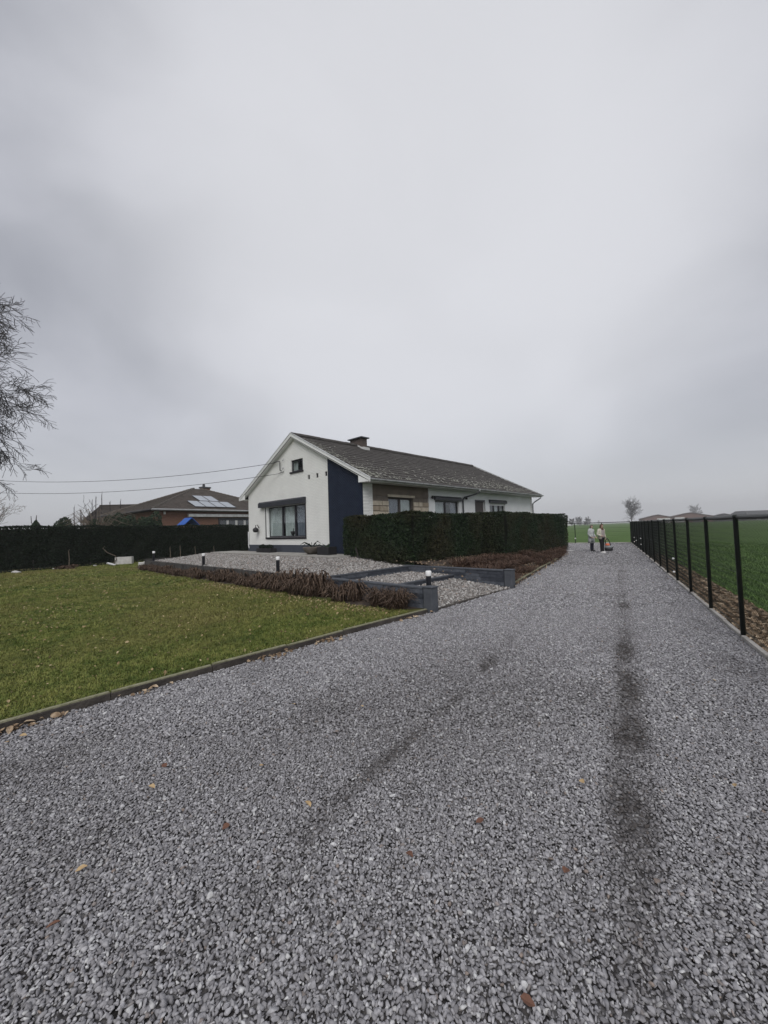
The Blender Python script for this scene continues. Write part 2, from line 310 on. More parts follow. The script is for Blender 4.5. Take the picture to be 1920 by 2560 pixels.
# ------------------------------------------------------------------ mesh helpers
def tag(o, label=None, cat=None, group=None, kind=None):
    if label: o['label'] = label
    if cat: o['category'] = cat
    if group: o['group'] = group
    if kind: o['kind'] = kind
    return o
def empty(name, loc=(0, 0, 0), rz=0.0):
    o = bpy.data.objects.new(name, None); C.objects.link(o); o.location = loc; o.rotation_euler = (0, 0, rz); o.empty_display_size = .2
    return o
def link_obj(name, me, parent=None):
    o = bpy.data.objects.new(name, me); C.objects.link(o)
    if parent: o.parent = parent
    return o
class MB:
    def __init__(s): s.v = []; s.f = []
    def add(s, vs, fs):
        k = len(s.v); s.v.extend([tuple(p) for p in vs]); s.f.extend([tuple(i + k for i in f) for f in fs]); return s
    def box(s, x0, x1, y0, y1, z0, z1):
        x0, x1 = sorted((x0, x1)); y0, y1 = sorted((y0, y1)); z0, z1 = sorted((z0, z1))
        return s.add([(x0, y0, z0), (x1, y0, z0), (x1, y1, z0), (x0, y1, z0), (x0, y0, z1), (x1, y0, z1), (x1, y1, z1), (x0, y1, z1)],
                     [(0, 3, 2, 1), (4, 5, 6, 7), (0, 1, 5, 4), (1, 2, 6, 5), (2, 3, 7, 6), (3, 0, 4, 7)])
    def hexa(s, p):   # 8 corners, bottom 4 ccw then top 4
        return s.add(p, [(0, 3, 2, 1), (4, 5, 6, 7), (0, 1, 5, 4), (1, 2, 6, 5), (2, 3, 7, 6), (3, 0, 4, 7)])
    def prism(s, a, b):   # two matching polygons (ccw seen from b outwards)
        n = len(a)
        return s.add(list(a) + list(b), [tuple(range(n - 1, -1, -1)), tuple(range(n, 2 * n))] + [(i, (i + 1) % n, n + (i + 1) % n, n + i) for i in range(n)])
    def tube(s, pts, rad, n=8, caps=True, sq=None):
        pts = [Vector(p) for p in pts]
        if not hasattr(rad, '__len__'): rad = [rad] * len(pts)
        k = len(s.v); up = None
        for i, p in enumerate(pts):
            d = (pts[min(i + 1, len(pts) - 1)] - pts[max(i - 1, 0)]).normalized()
            if up is None: up = Vector((0, 0, 1)) if abs(d.z) < .9 else Vector((1, 0, 0))
            u = d.cross(up).normalized(); w = u.cross(d).normalized(); up = w
            for j in range(n):
                a = 2 * math.pi * j / n
                s.v.append(tuple(p + (u * math.cos(a) * (sq or 1) + w * math.sin(a)) * rad[i]))
        for i in range(len(pts) - 1):
            for j in range(n):
                a = k + i * n + j; b = k + i * n + (j + 1) % n
                s.f.append((a, b, b + n, a + n))
        if caps:
            s.f.append(tuple(k + j for j in range(n - 1, -1, -1))); s.f.append(tuple(k + (len(pts) - 1) * n + j for j in range(n)))
        return s
    def loft(s, rings, caps=True):  # list of equal-length vertex rings
        n = len(rings[0]); k = len(s.v)
        for r_ in rings: s.v.extend([tuple(p) for p in r_])
        for i in range(len(rings) - 1):
            for j in range(n):
                a = k + i * n + j; b = k + i * n + (j + 1) % n
                s.f.append((a, b, b + n, a + n))
        if caps:
            s.f.append(tuple(k + j for j in range(n - 1, -1, -1))); s.f.append(tuple(k + (len(rings) - 1) * n + j for j in range(n)))
        return s
    def lathe(s, prof, c=(0, 0), n=16):
        return s.loft([[(c[0] + r_ * math.cos(2 * math.pi * j / n), c[1] + r_ * math.sin(2 * math.pi * j / n), z) for j in range(n)] for r_, z in prof])
    def mesh(s, name, mat, smooth=False):
        me = bpy.data.meshes.new(name); me.from_pydata(s.v, [], s.f); me.materials.append(M[mat] if isinstance(mat, str) else mat)
        if smooth: me.polygons.foreach_set('use_smooth', [True] * len(me.polygons))
        me.update(); return me
    def build(s, name, mat, parent=None, smooth=False, bevel=0.0):
        o = link_obj(name, s.mesh(name, mat, smooth), parent)
        if bevel:
            b = o.modifiers.new('bevel', 'BEVEL'); b.width = bevel; b.segments = 2; b.limit_method = 'ANGLE'
        return o
def np_mesh(name, V, F, mat, smooth=False):
    """fast mesh from arrays: V (n,3), F (m,k)"""
    me = bpy.data.meshes.new(name); V = np.asarray(V, np.float32); F = np.asarray(F, np.int32); k = F.shape[1]
    me.vertices.add(len(V)); me.vertices.foreach_set('co', V.ravel())
    me.loops.add(F.size); me.loops.foreach_set('vertex_index', F.ravel())
    me.polygons.add(len(F)); me.polygons.foreach_set('loop_start', np.arange(len(F), dtype=np.int32) * k)
    try: me.polygons.foreach_set('loop_total', np.full(len(F), k, np.int32))
    except Exception: pass
    if smooth: me.polygons.foreach_set('use_smooth', np.ones(len(F), bool))
    me.materials.append(M[mat]); me.update(calc_edges=True); me.validate()
    return me
def copy_tree(o, parent=None):
    c = o.copy(); C.objects.link(c); c.parent = parent
    for ch in o.children: copy_tree(ch, c)
    return c
def inside(P, poly):
    x, y = P[:, 0], P[:, 1]; r_ = np.zeros(len(P), bool); n = len(poly)
    for i in range(n):
        x0, y0 = poly[i]; x1, y1 = poly[(i + 1) % n]
        c = ((y0 > y) != (y1 > y)) & (x < (x1 - x0) * (y - y0) / (y1 - y0 + 1e-12) + x0); r_ ^= c
    return r_
def wedge(P, margin=1.2):
    """only where the place can be seen from about here (with room to step aside)"""
    return (np.abs(P[:, 0]) < P[:, 1] * 1.05 + margin) & (P[:, 1] > .4)
def jitter_grid(x0, x1, y0, y1, d, j=.45):
    X, Y = np.meshgrid(np.arange(x0, x1, d), np.arange(y0, y1, d)); P = np.stack([X.ravel(), Y.ravel()], 1)
    return P + rng.uniform(-j * d, j * d, P.shape)
def sheet(name, poly, z, mat, thick=0.0):
    me = bpy.data.meshes.new(name); bm = bmesh.new()
    bm.faces.new([bm.verts.new((x, y, z)) for x, y in poly]); bmesh.ops.triangulate(bm, faces=bm.faces); bmesh.ops.recalc_face_normals(bm, faces=bm.faces)
    for f in bm.faces:
        if f.normal.z < 0: f.normal_flip()
    bm.to_mesh(me); bm.free(); me.materials.append(M[mat]); return link_obj(name, me)

def scatter(name, P, scale, rot, protos, extra=None):
    """one object whose points carry instances of a few prototype meshes"""
    n = len(P); me = bpy.data.meshes.new(name); me.vertices.add(n); me.vertices.foreach_set('co', np.asarray(P, np.float32).ravel())
    def attr(nm, typ, dat):
        a = me.attributes.new(nm, typ, 'POINT'); a.data.foreach_set('vector' if typ == 'FLOAT_VECTOR' else 'value', np.asarray(dat).ravel())
    attr('sc', 'FLOAT_VECTOR', np.asarray(scale if np.ndim(scale) == 2 else np.repeat(np.asarray(scale)[:, None], 3, 1), np.float32))
    attr('rot', 'FLOAT_VECTOR', np.asarray(rot, np.float32)); attr('idx', 'INT', rng.integers(0, len(protos), n).astype(np.int32))
    for k, v in (extra or {}).items(): attr(k, 'FLOAT', np.asarray(v, np.float32))
    o = link_obj(name, me)
    col = bpy.data.collections.new(name + '_pieces')
    for i, pm in enumerate(protos): col.objects.link(bpy.data.objects.new(f'{name}_piece_{i:02d}', pm))
    g = bpy.data.node_groups.new(name + '_scatter', 'GeometryNodeTree')
    g.interface.new_socket('Geometry', in_out='INPUT', socket_type='NodeSocketGeometry'); g.interface.new_socket('Geometry', in_out='OUTPUT', socket_type='NodeSocketGeometry')
    gi = N(g, 'NodeGroupInput'); go = N(g, 'NodeGroupOutput'); ip = N(g, 'GeometryNodeInstanceOnPoints'); ci = N(g, 'GeometryNodeCollectionInfo')
    ci.inputs['Collection'].default_value = col; ci.inputs['Separate Children'].default_value = True; ci.inputs['Reset Children'].default_value = True
    def na(nm, dt):
        a = N(g, 'GeometryNodeInputNamedAttribute', data_type=dt); a.inputs['Name'].default_value = nm; return a.outputs['Attribute']
    er = N(g, 'FunctionNodeEulerToRotation'); g.links.new(na('rot', 'FLOAT_VECTOR'), er.inputs[0])
    g.links.new(gi.outputs[0], ip.inputs['Points']); g.links.new(ci.outputs[0], ip.inputs['Instance']); ip.inputs['Pick Instance'].default_value = True
    g.links.new(na('idx', 'INT'), ip.inputs['Instance Index']); g.links.new(er.outputs[0], ip.inputs['Rotation']); g.links.new(na('sc', 'FLOAT_VECTOR'), ip.inputs['Scale'])
    g.links.new(ip.outputs[0], go.inputs[0])
    o.modifiers.new('scatter', 'NODES').node_group = g
    return o

def pebble(seed, mat, flat=.62, sub=True):
    rr = np.random.default_rng(seed); bm = bmesh.new()
    d = rr.normal(size=(15, 3)); d /= np.linalg.norm(d, axis=1)[:, None]; d *= np.array([.62, .46, .46 * flat]) * rr.uniform(.88, 1.1, (15, 1))
    for p in d: bm.verts.new(p)
    h = bmesh.ops.convex_hull(bm, input=bm.verts)
    bmesh.ops.delete(bm, geom=[e for e in h['geom_interior'] if isinstance(e, bmesh.types.BMVert)], context='VERTS')
    if sub:
        bmesh.ops.bevel(bm, geom=list(bm.edges), offset=.05, segments=1, affect='EDGES')
    bmesh.ops.recalc_face_normals(bm, faces=bm.faces)
    me = bpy.data.meshes.new(f'pebble_{mat}_{seed}'); bm.to_mesh(me); bm.free(); me.materials.append(M[mat]); me.polygons.foreach_set('use_smooth', [True] * len(me.polygons))
    return me
def tuft(seed, mat, nb=9, h=.05, w=.004, spread=.04, lean=.6):
    rr = np.random.default_rng(seed); V = []; F = []
    for i in range(nb):
        a = rr.uniform(0, 6.28); r_ = spread * math.sqrt(rr.uniform()); b = rr.uniform(0, 6.28); hh = h * rr.uniform(.6, 1.2); ln = lean * rr.uniform(.2, 1) * hh; ww = w * rr.uniform(.7, 1.3)
        p0 = np.array([r_ * math.cos(a), r_ * math.sin(a), -.005]); side = np.array([-math.sin(b), math.cos(b), 0]) * ww; dd = np.array([math.cos(b), math.sin(b), 0]) * ln
        m_ = p0 + dd * .35 + [0, 0, hh * .62]; t_ = p0 + dd + [0, 0, hh]
        k = len(V); V += [p0 - side, p0 + side, m_ + side * .8, m_ - side * .8, t_]; F += [(k, k + 1, k + 2, k + 3), (k + 3, k + 2, k + 4)]
    me = bpy.data.meshes.new(f'tuft_{mat}_{seed}'); me.from_pydata([tuple(v) for v in V], [], F); me.materials.append(M[mat]); return me
def leaf_mesh(seed, mat, L=.05):
    rr = np.random.default_rng(seed); c = rr.uniform(-.35, .35); w = L * rr.uniform(.28, .42)
    P = [(-.5, 0), (-.25, .8), (.1, 1), (.4, .5), (.55, 0), (.4, -.5), (.1, -1), (-.25, -.8)]
    V = [(x * L, y * w, abs(y) * w * .5 + (x * x) * L * c + rr.uniform(-.04, .04) * L) for x, y in P] + [(0, 0, 0)]
    me = bpy.data.meshes.new(f'leaf_{mat}_{seed}'); me.from_pydata(V, [], [(i, (i + 1) % 8, 8) for i in range(8)]); me.materials.append(M[mat]); return me

# ------------------------------------------------------------------ frame of the house and garden (a along the long side, b along the gable)
HAZ = 0.7648
D1 = np.array([math.sin(HAZ), math.cos(HAZ)]); D2 = np.array([-math.cos(HAZ), math.sin(HAZ)]); P0 = np.array([-.762, 14.775])
HROT = math.pi / 2 - HAZ
def W(a, b): p = P0 + a * D1 + b * D2; return float(p[0]), float(p[1])
def AB(P): r_ = np.asarray(P)[:, :2] - P0; return r_ @ D1, r_ @ D2

FAZ = 0.5097; FD = np.array([math.sin(FAZ), math.cos(FAZ)]); F0 = np.array([4.737, 5.38])
def FP(s, off=0): p = F0 + s * FD + off * np.array([FD[1], -FD[0]]); return float(p[0]), float(p[1])
FLEN = 28.45
KERB = [(-7.2, -1.4), (-5.0, 1.3), (-3.29, 3.43), (-2.46, 4.35), (-1.44, 5.38), (-.64, 6.22), (.87, 7.69), (3.16, 10.27), (5.02, 13.42), (7.73, 17.94), (9.56, 21.41)]

# ------------------------------------------------------------------ ground
o = sheet('field', [(-1000, -1000), (1000, -1000), (1000, 1000), (-1000, 1000)], -.06, 'field_ground'); tag(o, kind='structure')
DRIVE = KERB + [(10.2, 22.4), W(14.9, -1.0), W(18.0, 2.0), FP(FLEN, -14.0), FP(FLEN, -.02), FP(-9, -.02), (-2.5, -5.0)]
o = sheet('driveway', DRIVE, 0.0, 'drive_ground'); tag(o, kind='structure')
LAWN = KERB[:7] + [W(-4.05, -6.0), W(-4.2, 10.9), W(20, 10.9), W(26, 20), (-45, 60), (-60, 20), (-30, -12)]
o = sheet('lawn', LAWN, .07, 'lawn_ground'); tag(o, kind='structure')

def smooth(x): x = np.clip(x, 0, 1); return x * x * (3 - 2 * x)
def hgt(a, b):
    a = np.asarray(a, float); b = np.asarray(b, float)
    plateau = .44 + .21 * smooth((a + 4.0) / 3.2) * smooth((b + 2.6) / 3.0)
    ramp_ = .02 + .14 * np.clip((b + 6.05) / 1.75, 0, 1)
    corr = np.where(b < -4.29, ramp_, np.where(b < -2.62, .26, plateau))
    bed = .08 + .42 * smooth((b + 5.6) / 2.9)
    z = np.where((a < -.62) | ((a < -.2) & (b > -2.62)), corr, np.where(b < -2.5, bed, .65))
    return z
def grid_terrain(name, a0, a1, b0, b1, na, nb, mat, zoff=0.0):
    A, B = np.meshgrid(np.linspace(a0, a1, na), np.linspace(b0, b1, nb)); Z = hgt(A, B) + zoff
    V = np.stack([P0[0] + A * D1[0] + B * D2[0], P0[1] + A * D1[1] + B * D2[1], Z], -1).reshape(-1, 3)
    i = np.arange(nb - 1)[:, None] * na + np.arange(na - 1)[None]; i = i.ravel()
    F = np.stack([i, i + 1, i + na + 1, i + na], 1)
    o = link_obj(name, np_mesh(name, V, F, mat, True)); tag(o, kind='structure'); return o
grid_terrain('gravel_terrace', -4.02, -.25, -2.60, 10.8, 28, 60, 'terrace_bed')
grid_terrain('gravel_landing', -3.95, -.64, -4.26, -2.68, 12, 8, 'terrace_bed')
grid_terrain('gravel_entry', -3.95, -.64, -6.02, -4.36, 12, 10, 'terrace_bed')
# ground the house stands on, and the bed in front of the hedges
o = sheet('house_ground', [W(-.22, -2.3), W(-.22, 10.8), W(20, 10.8), W(20, 1.5), W(15.2, -1.2), W(12.5, -2.3)], .645, 'soil'); tag(o, kind='structure')
def bed_mesh():
    pts = [KERB[7], KERB[8], KERB[9], KERB[10]]
    V = []; F = []
    rowsn = 40
    inner0, inner1 = np.array(W(-.58, -2.45)), np.array(W(12.6, -2.3))
    def kp(t):
        s = t * 3; i = min(int(s), 2); f = s - i; return np.array(pts[i]) * (1 - f) + np.array(pts[i + 1]) * f
    for i in range(rowsn):
        t = i / (rowsn - 1); k0 = kp(t); k1 = inner0 * (1 - t) + inner1 * t
        for j in range(14):
            u = j / 13; p = k0 * (1 - u) + k1 * u; z = .06 + (.52 * (1 - t) + .30 * t) * smooth(u) + (rng.uniform(-.015, .015) if 0 < u < 1 else 0)
            V.append((p[0], p[1], float(z)))
    for i in range(rowsn - 1):
        for j in range(13):
            a = i * 14 + j; F.append((a, a + 14, a + 15, a + 1))
    o = link_obj('planting_bed', np_mesh('planting_bed', V, F, 'soil', True)); tag(o, kind='structure')
    return np.array(V).reshape(rowsn, 14, 3)
BEDV = bed_mesh()
# strip of soil under the border plants and the leaf strip beyond the fence
o = sheet('border_soil', [W(-4.06, -6.0), W(-4.2, 10.6), W(-4.75, 10.6), W(-4.7, -5.5)], .078, 'soil'); tag(o, kind='structure')
o = sheet('leaf_strip', [FP(-9, .02), FP(FLEN + .3, .02), FP(FLEN + .3, .66), FP(-9, .72)], -.002, 'soil'); tag(o, kind='structure')
LS = [FP(-6, .05), FP(FLEN, .05), FP(FLEN, .8), FP(-6, 1.2)]
# ------------------------------------------------------------------ patio slabs along the gable
o = sheet('patio', [W(-1.35, .15), W(-1.35, 10.4), W(-.002, 10.4), W(-.002, .15)], .668, 'mortar'); tag(o, kind='structure')
slab = MB().box(-.32, .32, -.39, .39, -.03, .03).mesh('patio_slab', 'patio_slab')
for i in range(2):
    for j in range(13):
        s = link_obj('slab', slab, o); x, y = W(-1.01 + .66 * i, .56 + .79 * j); s.location = (x, y, .675 + random.uniform(-.004, .004)); s.rotation_euler = (0, 0, HROT + random.uniform(-.008, .008))

# ------------------------------------------------------------------ kerbs
def resample(pts, step):
    P = [np.array(p, float) for p in pts]; out = [P[0]]; need = step
    for i in range(len(P) - 1):
        d = P[i + 1] - P[i]; l = np.linalg.norm(d); pos = 0
        while l - pos >= need - 1e-9:
            pos += need; out.append(P[i] + d * pos / l); need = step
        need -= l - pos
    return out
def kerb(name, pts, step, label, wid, z0, z1, m_body, m_top=None, top_h=.012):
    root = empty(name, (pts[0][0], pts[0][1], 0)); tag(root, label, 'kerb')
    Q = resample(pts, step)
    for i in range(len(Q) - 1):
        d = Q[i + 1] - Q[i]; l = np.linalg.norm(d) - .004; mid = (Q[i] + Q[i + 1]) / 2; ang = math.atan2(d[1], d[0]) + random.uniform(-.004, .004)
        s = MB().box(-l / 2, l / 2, -wid / 2, wid / 2, z0, z1).build('kerb_slab', m_body, root, bevel=.008)
        s.location = (mid[0] - pts[0][0], mid[1] - pts[0][1], random.uniform(-.005, .005)); s.rotation_euler = (random.uniform(-.03, .03), 0, ang)
        if m_top:
            t_ = MB().box(-l / 2 + .01, l / 2 - .01, -wid / 2 + .006, wid / 2 + .004, z1, z1 + top_h).build('moss_layer', m_top, s)
    return root
kerb('lawn_kerb', KERB[:7], 1.0, 'dark concrete edging slabs with mossy top between lawn and driveway', .048, -.08, .078, 'kerb_dark', 'moss_top')
kerb('entry_kerb', [KERB[6], KERB[7]], .85, 'low dark kerb across the gravel entry between the two slate pillars', .06, -.06, .045, 'kerb_dark')
kerb('bed_kerb', KERB[7:], 1.0, 'dark kerb along the rusty brown shrub bed beside the driveway', .06, -.06, .085, 'kerb_dark', 'moss_top')
# pale slabs under the chain-link fence, one between each pair of posts
SP = 1.8965
fk = empty('fence_kerb', (*FP(0), 0)); tag(fk, 'pale concrete base slabs running under the long black chain-link fence', 'kerb')
for k in range(-4, 15):
    for h_ in (0, 1):
        l = SP / 2 - .045; s = MB().box(-l / 2, l / 2, -.028, .028, -.08, .055).build('kerb_slab', 'kerb_pale', fk, bevel=.006)
        x, y = FP((k + .25 + .5 * h_) * SP + (.018 if h_ == 0 else -.018), random.uniform(-.008, .008)); s.location = (x - FP(0)[0], y - FP(0)[1], random.uniform(-.006, .006)); s.rotation_euler = (random.uniform(-.03, .03), random.uniform(-.006, .006), math.pi / 2 - FAZ + random.uniform(-.01, .01))
bk = empty('back_kerb', (*FP(FLEN), 0)); tag(bk, 'pale concrete strip at the foot of the fence across the driveway end', 'kerb')
for k in range(14):
    s = MB().box(-.47, .47, -.04, .04, -.06, .075).build('kerb_slab', 'kerb_pale', bk, bevel=.006)
    x, y = FP(FLEN + .12, -.5 - .96 * k); s.location = (x - FP(FLEN)[0], y - FP(FLEN)[1], 0); s.rotation_euler = (0, 0, -FAZ)

# ------------------------------------------------------------------ low slate walls, steps and terrace edging
def slate_wall(name, label, a0, b0, a1, b1, z0, z1, cap=True, thick=.14, rows=None):
    p, q = np.array(W(a0, b0)), np.array(W(a1, b1)); d = q - p; L = np.linalg.norm(d); root = empty(name, (p[0], p[1], 0), math.atan2(d[1], d[0])); tag(root, label, 'wall')
    MB().box(0, L, -thick / 2 + .02, thick / 2 - .02, z0, z1 - .03).build('core', 'slate_wall_b', root)
    rows = rows or max(2, round((z1 - .035 - z0) / .085)); rh = (z1 - .035 - z0) / rows
    for r_ in range(rows):
        x = 0
        while x < L - .01:
            l = min(random.uniform(.35, .75), L - x)
            if L - x - l < .15: l = L - x
            for sd in (-1, 1):
                pr = random.uniform(0, .014)
                y0_, y1_ = (-thick / 2 - pr, -thick / 2 + .024) if sd < 0 else (thick / 2 - .024, thick / 2 + pr)
                MB().box(x + .003, x + l - .003, y0_, y1_, z0 + r_ * rh + .004, z0 + (r_ + 1) * rh - .003).build('slate_strip', random.choice(['slate_wall', 'slate_wall_b']), root)
            x += l
    if cap:
        n = max(1, round(L / 1.0)); 
        for i in range(n):
            MB().box(i * L / n + .003, (i + 1) * L / n - .003, -thick / 2 - .02, thick / 2 + .02, z1 - .033, z1).build('cap_stone', 'slate_cap', root, bevel=.004)
    return root
def pillar(name, label, a, b, z1):
    x, y = W(a, b); root = empty(name, (x, y, 0), HROT); tag(root, label, 'pillar')
    MB().box(-.10, .10, -.10, .10, -.05, z1).build('shaft', 'slate_cap', root, bevel=.01)
    MB().box(-.115, .115, -.115, .115, z1 + .001, z1 + .025).build('cap_stone', 'slate_cap', root, bevel=.006)
    return root
pillar('slate_pillar', 'square slate grey end pillar beside the withered plant border', -4.02, -6.08, .47)
pillar('slate_pillar', 'square slate grey end pillar in front of the rusty brown shrubs', -.58, -5.98, .47)
slate_wall('slate_wall', 'low stacked slate wall behind the withered plants, ending at a pillar', -4.05, -5.97, -4.05, -2.55, -.02, .475)
slate_wall('slate_wall', 'low stacked slate wall in front of the hedge and rusty shrubs', -.60, -5.87, -.60, -2.42, -.02, .475)
slate_wall('step_riser', 'upper dark step edge between the gravel terrace and the gravel landing', -3.97, -2.64, -.68, -2.64, .15, .462, thick=.08, rows=3)
slate_wall('step_riser', 'lower dark step edge between the gravel landing and the gravel entry', -3.97, -4.31, -.68, -4.31, .05, .285, thick=.08, rows=2)
def board_edge(name, label, a0, b0, a1, b1, z0, z1, n):
    p, q = np.array(W(a0, b0)), np.array(W(a1, b1)); d = q - p; L = np.linalg.norm(d); root = empty(name, (p[0], p[1], 0), math.atan2(d[1], d[0])); tag(root, label, 'edging')
    for i in range(n):
        MB().box(i * L / n + .004, (i + 1) * L / n - .004, -.025, .025, z0, z1 + random.uniform(-.008, .008)).build('board', 'edging_board', root)
        MB().box(i * L / n - .03, i * L / n + .03, .026, .075, z0, z1 - .03).build('post', 'edging_board', root)
    return root
board_edge('terrace_edging', 'long dark board edging holding the gravel terrace behind the withered border', -4.08, -2.5, -4.25, 10.8, .0, .475, 14)
board_edge('terrace_edging', 'dark board at the hedge end of the gravel terrace', -4.25, 10.85, -.7, 10.85, .0, .55, 4)
te = empty('terrace_edging', (*W(-.66, -2.35), 0), HROT); tag(te, 'thin dark board between the gravel terrace and the hedge', 'edging')
for i in range(4):
    b0_, b1_ = -2.35 + .62 * i, -2.35 + .62 * (i + 1); zt = float(hgt(-.66, (b0_ + b1_) / 2)) + .045; MB().box(-.02, .02, .62 * i + .004, .62 * (i + 1) - .004, .3, zt).build('board', 'edging_board', te)
# pale blocks at the far end of the border
for k, (a, b) in enumerate([(-4.3, 11.4), (-3.95, 11.85)]):
    x, y = W(a, b); o = MB().box(-.3, .3, -.11, .11, -.03, .30).build('concrete_block', 'concrete_pale', bevel=.015); o.location = (x, y, .07); o.rotation_euler = (0, 0, HROT + 1.35)
    tag(o, 'pale concrete edging block at the far end of the withered plant border', 'block', 'pale blocks at the border end')

# ------------------------------------------------------------------ bollard lights
def bollard(a, b, z, label):
    x, y = W(a, b); root = empty('bollard_light', (x, y, z)); tag(root, label, 'garden light', 'bollard lights along the terrace')
    MB().lathe([(.052, -.1), (.052, .36), (.056, .365)], n=14).build('post', 'anthracite', root, True)
    MB().lathe([(.056, .366), (.058, .37), (.058, .455), (.048, .465)], n=14).build('lamp_cap', 'lamp_white', root, True)
    MB().lathe([(.09, -.02), (.09, .01)], n=14).build('base_plate', 'anthracite', root)
bollard(-3.86, -5.92, .30, 'bollard light with white cap beside the slate end pillar')
bollard(-3.9, -.45, .45, 'bollard light with white cap at the terrace edge, next after the pillar one')
bollard(-3.95, 4.75, .45, 'bollard light with white cap halfway along the terrace edge')
bollard(-4.0, 10.5, .45, 'bollard light with white cap near the pale concrete blocks')

# ------------------------------------------------------------------ the bungalow
HW, HL, HB = 8.78, 14.8, .645      # gable width, length, ground level
SL = .51; U0 = 3.64               # underside of roof: z = U0 + SL*b
house = empty('bungalow', (P0[0], P0[1], 0), HROT)
tag(house, 'white painted brick bungalow with navy panel and mossy tiled gable roof', 'house')
def under(b): return U0 + SL * (b if b <= HW / 2 else HW - b)
def gable_wall(name, mat, x0, x1, openings, b0=0.0, b1=HW):
    brk = sorted(set([b0, b1, HW / 2] + [v for o_ in openings for v in o_[:2]])); mb = MB()
    for i in range(len(brk) - 1):
        l, r_ = brk[i], brk[i + 1]; m_ = (l + r_) / 2; zs = [HB - .1]
        for o_ in sorted(openings, key=lambda q: q[2]):
            if o_[0] <= m_ <= o_[1]: zs += [o_[2], o_[3]]
        zs.append(None)
        for k in range(0, len(zs), 2):
            zb = zs[k]; zt0 = zs[k + 1] if zs[k + 1] is not None else under(l); zt1 = zs[k + 1] if zs[k + 1] is not None else under(r_)
            mb.hexa([(x0, l, zb), (x1, l, zb), (x1, r_, zb), (x0, r_, zb), (x0, l, zt0), (x1, l, zt0), (x1, r_, zt1), (x0, r_, zt1)])
    return mb.build(name, mat, house)
GW = (3.70, 6.98, 1.40, 2.86); SW = (3.80, 4.74, 4.34, 4.88)
VENTS = [(3.30, 3.46, 3.88, 4.07), (2.70, 2.86, 3.88, 4.07), (2.10, 2.26, 3.88, 4.07)]
gable_wall('front_gable_wall', 'white_brick', 0, .3, [GW, SW] + VENTS)
gable_wall('rear_gable_wall', 'white_brick', HL - .3, HL, [])
# long wall with its openings
W1 = (1.42, 2.96, 1.35, 2.90); W2 = (4.45, 6.42, 1.2, 2.86); DR = (7.93, 8.83, HB, 2.96); W3 = (9.38, 11.15, 1.4, 2.86)
def long_wall(name, mat, a0, a1, openings, y0, y1, ztop):
    brk = sorted(set([a0, a1] + [v for o_ in openings for v in o_[:2]])); mb = MB()
    for i in range(len(brk) - 1):
        l, r_ = brk[i], brk[i + 1]; m_ = (l + r_) / 2; zs = [HB - .1]
        for o_ in openings:
            if o_[0] <= m_ <= o_[1]: zs += [o_[2], o_[3]]
        zs.append(ztop)
        for k in range(0, len(zs), 2):
            if zs[k + 1] - zs[k] > .001: mb.box(l, r_, y0, y1, zs[k], zs[k + 1])
    return mb.build(name, mat, house)
long_wall('corner_pier', 'white_brick_side', .3, .5, [], 0, .3, 3.55)
sw = long_wall('stone_clad_wall', 'mortar', .5, 4.0, [W1], .05, .3, 2.93)
MB().box(.5, 4.0, .035, .3, 2.932, 3.55).build('brown_render_band', 'brown_render', house)
long_wall('side_wall', 'render_white', 4.0, HL - .3, [W2, DR, W3], 0, .3, 3.55)
MB().box(.3, HL - .3, HW - .3, HW, HB - .1, 3.55).build('side_wall', 'render_white', house)
MB().box(.31, HL - .31, .31, HW - .31, 3.3, 3.35).build('ceiling', 'interior', house)
# stone cladding: one mesh per block
for r_ in range(11):
    z0 = HB + .03 + r_ * .207; z1 = z0 + .197
    if z1 > 2.93: break
    x = .505
    while x < 3.99:
        l = random.uniform(.24, .55)
        if 3.995 - x - l < .16: l = 3.995 - x
        e = x + l
        segs = [(x, e)]
        if z1 > W1[2] and x < W1[1] and e > W1[0]:
            segs = [(x, W1[0])] * (W1[0] - x > .08) + [(W1[1], e)] * (e - W1[1] > .08)
        for (u0, u1) in segs:
            pr = random.uniform(.0, .03)
            if min(u1, 3.99) - u0 > .05:
                MB().box(u0 + .014, u1 - .014, .02 - pr, .052, z0 + random.uniform(.004, .012), z1 - random.uniform(.004, .012)).build('stone', random.choice(['stone_a', 'stone_b', 'stone_b', 'stone_c']), sw, bevel=.012)
        x = e
MB().box(W1[0] - .06, W1[1] + .06, -.012, .06, W1[3] + .002, W1[3] + .10).build('lintel', 'stone_b', house)
# navy herringbone panel and plinth
mb = MB(); mb.hexa([(-.025, .0, HB - .1), (-.002, .0, HB - .1), (-.002, 2.04, HB - .1), (-.025, 2.04, HB - .1), (-.025, .0, under(0) - .01), (-.002, .0, under(0) - .01), (-.002, 2.04, under(2.04) - .01), (-.025, 2.04, under(2.04) - .01)])
o = mb.build('cladding_panel', 'navy_herringbone', house); o['label'] = 'navy blue herringbone panel at the gable corner'
MB().box(-.035, -.002, 2.045, HW + .03, HB - .1, 1.04).build('plinth', 'plinth_paint', house)
for v in VENTS: MB().box(.04, .06, v[0], v[1], v[2], v[3]).build('vent', 'black_plastic', house)

